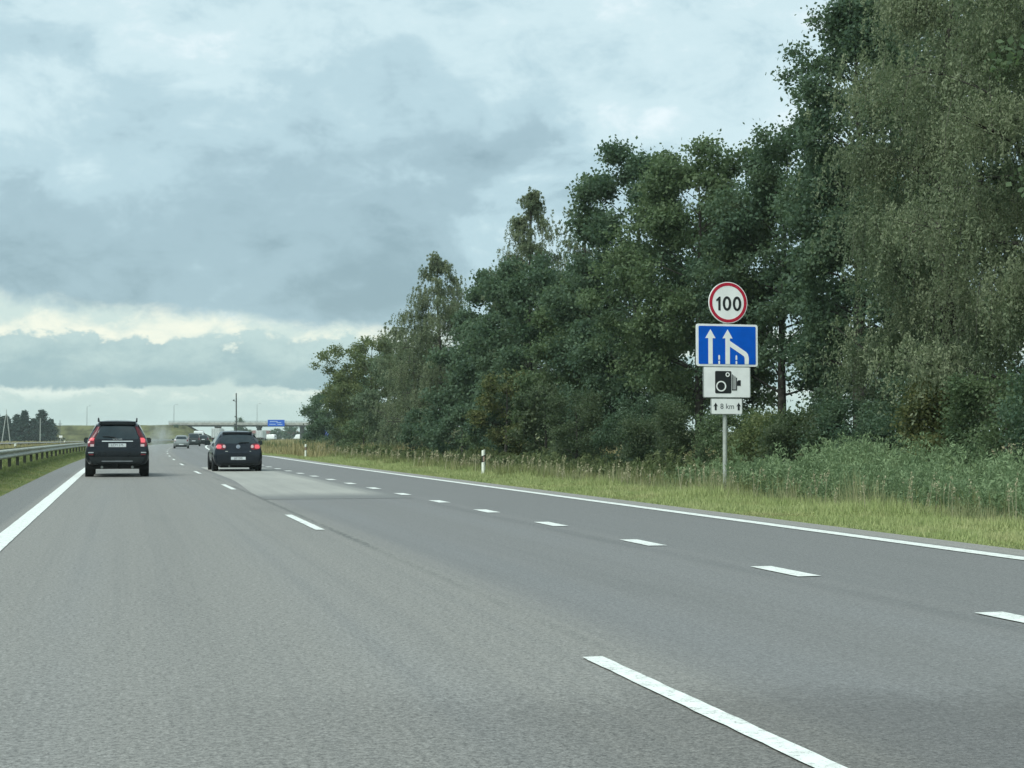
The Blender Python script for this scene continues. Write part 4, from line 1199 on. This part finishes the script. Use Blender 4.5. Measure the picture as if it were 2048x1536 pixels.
tree('maple_tree', 'low leafy tree under the dark oak left of the sign', 'tree', (20.6, 60.0), broadleaf(G(22), 6.2, 2.4, .05, 30000, .13, nl=24, clump=.5), L_DARK, M_BARK, group=ROW)
BUSH = 'shrubs at the foot of the tree row'
for i, (x, y, h_, r_, lm, lab, pr) in enumerate((
        (17.5, 68.7, 4.2, 1.35, L_YELL, 'yellow-brown upright bush above the near marker post', P_OVAL),
        (17.6, 62.0, 3.3, 1.3, L_BROWN, 'brownish bush right of the near marker post', P_OVAL),
        (17.2, 56.2, 2.8, 1.2, L_BROWN, 'dull brown-green bush below the thin pale birch', P_OVAL),
        (18.4, 52.0, 2.6, 1.5, L_DARK, 'dark green bush below the dark oak', P_OVAL),
        (17.6, 47.3, 2.2, 1.1, L_BROWN, 'dark brownish bush left of the sign pole', P_OVAL),
        (18.4, 44.0, 1.9, 1.0, L_MID, 'low green bush behind the sign pole', P_OVAL),
        (17.8, 39.0, 1.7, 1.0, L_OLIVE, 'olive bush close to the right of the sign pole', P_OVAL),
        (17.6, 36.6, 1.7, .95, L_BROWN, 'small brown bush behind the first tall weeds', P_OVAL),
        (18.4, 35.2, 2.0, 1.1, L_DARK, 'dark green bush under the left skirt of the huge birch', P_OVAL),
        (18.8, 33.0, 2.5, 1.4, L_DARK, 'dark bush below the middle of the huge birch', P_OVAL),
        (17.2, 29.6, 2.35, .85, L_YELL, 'cone-shaped yellowing bush standing up from the weeds', P_CONE),
        (17.7, 27.5, 2.3, 1.2, L_MID, 'dark green bush at the right edge of the view', P_OVAL),
        (17.6, 25.0, 2.4, 1.3, L_DARK, 'dark bush partly outside the right edge', P_OVAL),
        (18.2, 90.5, 2.8, 1.7, L_DARK, 'dark bush under the leftmost weeping birch', P_OVAL),
        (18.2, 81.0, 2.8, 1.6, L_DARK, 'dark bush left of the near marker post', P_OVAL),
        (21.0, 142, 2.8, 2.4, L_BROWN, 'broad brown-green bush at the foot of the olive tree', P_OVAL),
        (19.3, 123, 2.6, 2.0, L_MID, 'low green bush near the far marker post side of the row', P_OVAL),
        (19.0, 75.0, 2.6, 1.5, L_MID, 'green bush behind the near marker post', P_OVAL))):
    tree('shrub', lab, 'shrub', (x, y), broadleaf(G(50 + i), h_, r_, .05, 15000 if y < 60 else 6000, .072 if y < 60 else .14, prof=pr, nl=12, clump=.34), lm, M_BARK, group=BUSH)


def pine(g, H, Rc, cb):
    mb = MB(); mb.tube([(0, 0, -.3), (0, 0, H * .97)], [.16, .03], 6)
    C = []
    for k in range(26):
        f = k / 25; z = H * (cb + (1 - cb) * f); rad = Rc * (1 - f * .88) * g.uniform(.6, 1.25)
        for j in range(6):
            a = g.uniform(0, 6.28); e = np.array([math.cos(a) * rad, math.sin(a) * rad, z + rad * .10 + g.normal(0, .25)]) * np.array([g.uniform(.5, 1.3)] * 2 + [1])
            n = 26
            q = g.uniform(.2, 1, (n, 1)); C.append(np.array([0, 0, z]) * (1 - q) + e * q + g.normal(0, .22, (n, 3)))
    C = np.concatenate(C)
    V, F = quads(C, .55 * g.uniform(.6, 1.4, len(C)), .5, g)
    return mb.mesh('trunk', 60), mesh_np('crown', V, F, np.clip(g.normal(.5, .25, len(C)), 0, 1))


PV = [pine(G(80 + i), 9.0, 3.0, .06) for i in range(3)]
PINES = [(-50, 549, 1.0, 'outermost pine at the left frame edge'), (-45.5, 540, 1.02, 'pointed pine left of the A-shaped power pole'), (-42.5, 548, 1.05, 'pine right behind the A-shaped power pole'), (-38.8, 540, .92, 'lower pine just right of the A-shaped power pole'),
         (-35.6, 548, .95, 'slim pine in the middle of the dark clump'), (-32.6, 541, 1.08, 'tall pointed pine in the middle of the dark clump'), (-29.6, 547, .84, 'low pine filling the dip of the clump'), (-26.8, 541, 1.10, 'broad pine behind the single pale power pole'), (-24.4, 549, .80, 'pine at the right end of the clump beside the embankment')]
for i, (x, y, sc, lab) in enumerate(PINES):
    tm, cm = PV[i % 3]
    t = thing('pine_tree', 'dark green ' + lab, 'tree', (x, y, -.3), i * 1.1, 'dark pines left of the motorway')
    t.scale = (sc * (1.25 if 'slim' in lab or 'pointed' in lab else 2.0), sc * 1.6, sc * 1.04)
    link('trunk', tm, M_BARK, t); link('crown', cm, L_PINE, t)
FV = []
for i in range(3):
    mb, cm = broadleaf(G(90 + i), 7.5, 4.4, .05, 5000, .55, nl=14, clump=1.0)
    FV.append((mb.mesh('trunk', 60), cm))
FAR = [(82, 760, .9, 'round dull green tree beneath the blue bridge sign'), (90, 742, 1.0, 'dull green tree just left of the right bridge pier'), (76, 775, .75, 'small dark tree left of the tree below the bridge sign'), (98, 735, 1.05, 'dull green tree right behind the right bridge pier'),
       (106, 735, 1.1, 'dull green tree far right beyond the bridge pier'), (56, 790, .62, 'low dark tree between the two trucks'), (61, 775, .72, 'dark tree left beside the more distant truck'), (50.2, 672, 1.25, 'small tree standing above the bridge parapet left of the camera pole')]
for i, (x, y, sc, lab) in enumerate(FAR):
    tm, cm = FV[i % 3]
    t = thing('far_tree', lab, 'tree', (x, y, -.3), i * 1.7, 'far trees beyond the bridge'); t.scale = (sc * (.5 if 'parapet' in lab else 1),) * 2 + (sc,)
    link('trunk', tm, M_BARK, t); link('crown', cm, L_DARK if i != 4 else L_MID, t)


for i, (x, y, z, sc, lab) in enumerate(((20.5, 606, 3.6, .34, 'small round bush on the embankment slope left of the bridge'), (14.5, 609, 3.9, .26, 'smaller bush on the embankment behind the smoke'), (24.5, 606, 1.4, .22, 'low bush near the foot of the embankment under the bridge end'))):
    tm, cm = FV[i % 3]
    t = thing('shrub', lab, 'shrub', (x, y, z), i * 2.1, 'bushes on the bridge embankment'); t.scale = (sc, sc, sc)
    link('trunk', tm, M_BARK, t); link('crown', cm, L_MID, t)


# ---- grasses and weeds: uncountable, one object per kind
def blades(g, n, off_f, s_f, h_f, w_f, lean=.35):
    s_ = s_f(n); o_ = off_f(n, s_)
    x = o_ + shift(s_); z = gh(o_, s_) - .02
    h_ = h_f(n, o_, s_); w_ = w_f(n, s_)
    a = g.uniform(0, 6.28, n); la = g.uniform(0, 6.28, n); ll = np.abs(g.normal(0, lean, n)) * h_
    bx, by = np.cos(a) * w_ * .5, np.sin(a) * w_ * .5
    V = np.stack([np.stack([x - bx, s_ - by, z], 1), np.stack([x + bx, s_ + by, z], 1), np.stack([x + np.cos(la) * ll, s_ + np.sin(la) * ll, z + h_ * np.sqrt(np.clip(1 - (ll / h_) ** 2, .2, 1))], 1)], 1).reshape(-1, 3)
    return V, np.arange(3 * n, dtype=np.int32).reshape(-1, 3)


def lumpy(o_, s_, k=1.0):
    """slow variation so that tufts form"""
    return .5 + .25 * np.sin(o_ * 2.1 * k + 1.3 * np.sin(s_ * .9 * k)) + .25 * np.sin(s_ * 1.7 * k + 2 * np.sin(o_ * 1.1 * k))


def logs(g, n, a, c): return np.exp(g.uniform(math.log(a), math.log(c), n))


g = G(200)
# short verge right of the shoulder
def rv_off(n, s_): return right_line(s_) + .72 + 3.3 * g.uniform(0, 1, n) ** .9 + g.normal(0, .13, n)
V, F = blades(g, 215000, rv_off, lambda n: logs(g, n, 8, 135), lambda n, o, s_: (.04 + .15 * np.clip((o - right_line(s_) - .7) / 2.6, 0, 1)) * (.30 + 1.3 * lumpy(o, s_)) * g.uniform(.5, 1.4, n), lambda n, s_: .012 + s_ * .00038, .6)
tint = np.clip(g.normal(.45, .2, len(F)) + .3 * (lumpy(V[::3, 0], V[::3, 1], .6) - .5), 0, 1)
vg = tag(link('verge_grass', mesh_np('verge_grass', V, F, tint), L_GRASS), 'short yellow-green grass along the right shoulder', None, None, 'stuff')
# taller ragged grass behind it
V, F = blades(g, 70000, lambda n, s_: g.uniform(11.9, 16.5, n) + .9 * (1 - sm(s_, 34, 46)), lambda n: logs(g, n, 18, 150), lambda n, o, s_: (.30 + .30 * lumpy(o, s_, .5)) * g.uniform(.5, 1.3, n) * (.7 + .3 * sm(o, 11.6, 13)), lambda n, s_: .018 + s_ * .0004, .3)
tag(link('tall_grass', mesh_np('tall_grass', V, F, np.clip(g.normal(.4, .25, len(F)), 0, 1)), L_TALLG), 'ragged tall grass between verge and trees', None, None, 'stuff')
V, F = blades(g, 15000, lambda n, s_: 12.25 + np.abs(g.normal(0, .8, n)), lambda n: logs(g, n, 11, 48), lambda n, o, s_: (.25 + .55 * lumpy(o, s_, 1.1) ** 2) * g.uniform(.5, 1.3, n), lambda n, s_: .012 + s_ * .0003, .35)
tag(link('ragged_grass', mesh_np('ragged_grass', V, F, np.clip(g.normal(.55, .25, len(F)), 0, 1)), leafmat('grass_ragged', (.17, .215, .10), (.36, .37, .20), (.33, .30, .18), trans=.3)), 'ragged grass tufts along the front edge of the weeds', None, None, 'stuff')
# golden field beside the bend
V, F = blades(g, 60000, lambda n, s_: right_line(s_) + 2.2 + g.uniform(0, 1, n) ** 1.6 * 34, lambda n: logs(g, n, 92, 330), lambda n, o, s_: (.40 + .55 * lumpy(o, s_, .22)) * g.uniform(.5, 1.3, n), lambda n, s_: .02 + s_ * .0006, .3)
tag(link('golden_grass', mesh_np('golden_grass', V, F, np.clip(g.normal(.45, .25, len(F)), 0, 1)), L_GOLD), 'tall golden dry grass on the inside of the bend', None, None, 'stuff')
# dark tufts in it
V, F = blades(g, 16000, lambda n, s_: right_line(s_) + 3.5 + g.uniform(0, 1, n) * 9 + 1.2 * np.sin(s_ * .35), lambda n: logs(g, n, 100, 220), lambda n, o, s_: (.2 + 1.1 * lumpy(o, s_, .35) ** 3) * g.uniform(.5, 1.2, n), lambda n, s_: .03 + s_ * .0007, .4)
tag(link('weed_tufts', mesh_np('weed_tufts', V, F, np.clip(g.normal(.4, .25, len(F)), 0, 1)), L_OLIVE), 'olive weed tufts in the golden grass', None, None, 'stuff')
# median
def md_h(n, o, s_): return (.05 + .06 * sm(-o, 2.5, 4.2) + .25 * sm(-o, 4.3, 6)) * (.5 + lumpy(o, s_, .8)) * g.uniform(.5, 1.3, n)
V, F = blades(g, 60000, lambda n, s_: -2.42 - 4.2 * g.uniform(0, 1, n), lambda n: logs(g, n, 26, 170), md_h, lambda n, s_: .014 + s_ * .0004)
tag(link('median_grass', mesh_np('median_grass', V, F, np.clip(g.normal(.3, .2, len(F)), 0, 1)), leafmat('grass_median', (.17, .225, .085), (.33, .36, .15), (.30, .31, .14), trans=.3)), 'green grass of the median below the guardrail', None, None, 'stuff')
V, F = blades(g, 40000, lambda n, s_: -7 - 60 * g.uniform(0, 1, n) ** 1.5, lambda n: logs(g, n, 60, 420), lambda n, o, s_: (.2 + .5 * lumpy(o, s_, .12)) * g.uniform(.5, 1.2, n), lambda n, s_: .03 + s_ * .0007)
tag(link('field_grass', mesh_np('field_grass', V, F, np.clip(g.normal(.3, .25, len(F)), 0, 1)), L_GOLD), 'dry tan grass of the field left of the motorway', None, None, 'stuff')

# bushy grey-green weeds (mugwort) right of the sign
def weeds(g, n, off_f, s_f, h_f, leaf, per=46):
    s_ = s_f(n); o_ = off_f(n, s_); h_ = h_f(n, o_, s_); z = gh(o_, s_)
    f = g.uniform(.12, 1, (n, per)) ** .8
    th = g.uniform(0, 6.28, (n, per)); rad = (.05 + .16 * (1 - f)) * g.uniform(.4, 1.5, (n, per)) * (h_[:, None] / 1.1)
    la = g.uniform(0, 6.28, n)[:, None]; ll = np.abs(g.normal(0, .13, n))[:, None] * h_[:, None]
    C = np.stack([(o_ + shift(s_))[:, None] + np.cos(th) * rad + np.cos(la) * ll * f, s_[:, None] + np.sin(th) * rad + np.sin(la) * ll * f, z[:, None] + f * h_[:, None]], -1).reshape(-1, 3)
    hang = np.stack([np.cos(th) * .6, np.sin(th) * .6, np.full_like(th, .9)], -1).reshape(-1, 3)
    V, F = quads(C, leaf * g.uniform(.5, 1.4, n * per) * np.repeat(np.clip(s_ / 30, .8, 3), per), .28, g, hang=hang)
    # stems
    sx = np.stack([np.stack([o_ + shift(s_) - .008, s_, z], 1), np.stack([o_ + shift(s_) + .008, s_, z], 1), np.stack([o_ + shift(s_) + np.cos(la[:, 0]) * ll[:, 0], s_ + np.sin(la[:, 0]) * ll[:, 0], z + h_], 1), np.stack([o_ + shift(s_) + np.cos(la[:, 0]) * ll[:, 0] - .003, s_ + np.sin(la[:, 0]) * ll[:, 0], z + h_], 1)], 1).reshape(-1, 3)
    Fs = np.arange(4 * n, dtype=np.int32).reshape(-1, 4) + len(V)
    T = np.concatenate([np.clip(np.repeat(g.uniform(.15, .75, n), per) + .25 * (f.ravel() - .5) + g.normal(0, .15, n * per), 0, 1), np.full(n, .3)])
    return np.concatenate([V, sx]), np.concatenate([F, Fs]), T


g = G(300)
V, F, T = weeds(g, 4300, lambda n, s_: 12.75 + .45 * np.sin(s_ * .8) * sm(s_, 30, 34) + 4.2 * g.uniform(0, 1, n) + .5 * sm(s_, 27, 34), lambda n: logs(g, n, 11, 38), lambda n, o, s_: (.80 + .62 * lumpy(o, s_, .8)) * g.uniform(.5, 1.25, n) * (.5 + .5 * sm(o, 12.6, 14.4)) * (1 - .38 * sm(s_, 31, 37)), 1.0 * .095, 72)
tag(link('mugwort_weeds', mesh_np('mugwort_weeds', V, F, T), L_WEED), 'dense bushy grey-green weeds right of the sign pole', None, None, 'stuff')
V, F, T = weeds(g, 150, lambda n, s_: 13.4 + 3.6 * g.uniform(0, 1, n), lambda n: logs(g, n, 19, 33), lambda n, o, s_: g.uniform(1.05, 1.5, n), .10, 70)
tag(link('tall_weeds', mesh_np('tall_weeds', V, F, np.clip(T + .3, 0, 1)), L_WEED), 'tall pale spikes rising above the grey-green weeds', None, None, 'stuff')
V, F, T = weeds(g, 1500, lambda n, s_: 13.2 + 4.5 * g.uniform(0, 1, n) ** .8, lambda n: logs(g, n, 37, 130), lambda n, o, s_: (.45 + .55 * lumpy(o, s_, .5)) * g.uniform(.6, 1.2, n), .12, 34)
tag(link('roadside_weeds', mesh_np('roadside_weeds', V, F, T), leafmat('weed_mixed', (.085, .12, .055), (.175, .205, .092), (.14, .14, .065))), 'mixed weeds under the trees left of the sign pole', None, None, 'stuff')
# pale seed heads of dry stalks along the edge of the weeds
n = 420
s_ = logs(g, n, 19, 100); s_ = s_ + 1.2 * np.sin(s_ * 1.3); o_ = 12.85 + g.normal(0, .45, n) + .3 * np.sin(s_); h_ = g.uniform(.25, .68, n); z = gh(o_, s_)
la = g.uniform(-.5, 2.0, n); ll = np.abs(g.normal(.12, .1, n)); xx = o_ + shift(s_)
tipx, tipy, tipz = xx + np.cos(la) * ll * h_, s_ + np.sin(la) * ll * h_, z + h_
wv = .004 + s_ * .00012
V1 = np.stack([np.stack([xx - wv, s_, z], 1), np.stack([xx + wv, s_, z], 1), np.stack([tipx + wv * .5, tipy, tipz], 1), np.stack([tipx - wv * .5, tipy, tipz], 1)], 1).reshape(-1, 3)
f = g.uniform(0, 1, (n, 12))
C = np.stack([(xx + (tipx - xx) * 1)[:, None] + np.cos(la)[:, None] * f * .05 + g.normal(0, .012, (n, 12)), tipy[:, None] + g.normal(0, .012, (n, 12)), tipz[:, None] - .10 + f * .22], -1).reshape(-1, 3)
V2, F2 = quads(C, np.full(len(C), .06) * np.repeat(np.clip(s_ / 30, .9, 2.5), 12), .3, g, hang=np.array([.2, 0, 1.0]))
V = np.concatenate([V1, V2]); F = np.concatenate([np.arange(4 * n).reshape(-1, 4), F2 + len(V1)])
tag(link('dry_stalks', mesh_np('dry_stalks', V, F, g.uniform(0, 1, len(F))), L_STRAW), 'pale dry grass stalks with feathery seed heads', None, None, 'stuff')

# ------------------------------------------------------------------ exhaust smoke right of the estate car
sm_m = bpy.data.materials.new('exhaust_smoke'); sm_m.use_nodes = True
t = sm_m.node_tree; t.nodes.clear(); q = NB(t)
pv = q.n('ShaderNodeVolumePrincipled'); pv.inputs['Color'].default_value = (.80, .86, .86, 1)
co = q.n('ShaderNodeTexCoord').outputs['Object']
ln_ = q.n('ShaderNodeVectorMath', operation='LENGTH'); t.links.new(co, ln_.inputs[0])
dens = q.mul(q.step(ln_.outputs['Value'], 1.0, .15), q.step(q.noise(co, 1.6, 3, .6), .36, .68))
q.put(pv.inputs['Density'], q.mul(dens, 1.0))
t.links.new(pv.outputs[0], q.n('ShaderNodeOutputMaterial').inputs['Volume'])
bm = bmesh.new(); bmesh.ops.create_icosphere(bm, subdivisions=3, radius=1.0)
me = bpy.data.meshes.new('smoke'); bm.to_mesh(me); bm.free()
smoke = tag(link('smoke', me, sm_m), 'thin grey puff of exhaust smoke right of the black estate car', None, None, 'stuff')
smoke.location = (1.55, 66.5, 1.15); smoke.scale = (.75, 1.6, .95)

# ------------------------------------------------------------------ haze
hz = bpy.data.materials.new('haze'); hz.use_nodes = True
t = hz.node_tree; t.nodes.clear()
pv = t.nodes.new('ShaderNodeVolumePrincipled')
pv.inputs['Color'].default_value = (.86, 1.0, .97, 1); pv.inputs['Density'].default_value = .0002
out = t.nodes.new('ShaderNodeOutputMaterial'); t.links.new(pv.outputs[0], out.inputs['Volume'])
haze = MB().box(-3200, 4200, -400, 3200, -1.6, 20).build('haze', hz)
tag(haze, 'thin pale haze filling the air', None, None, 'stuff')
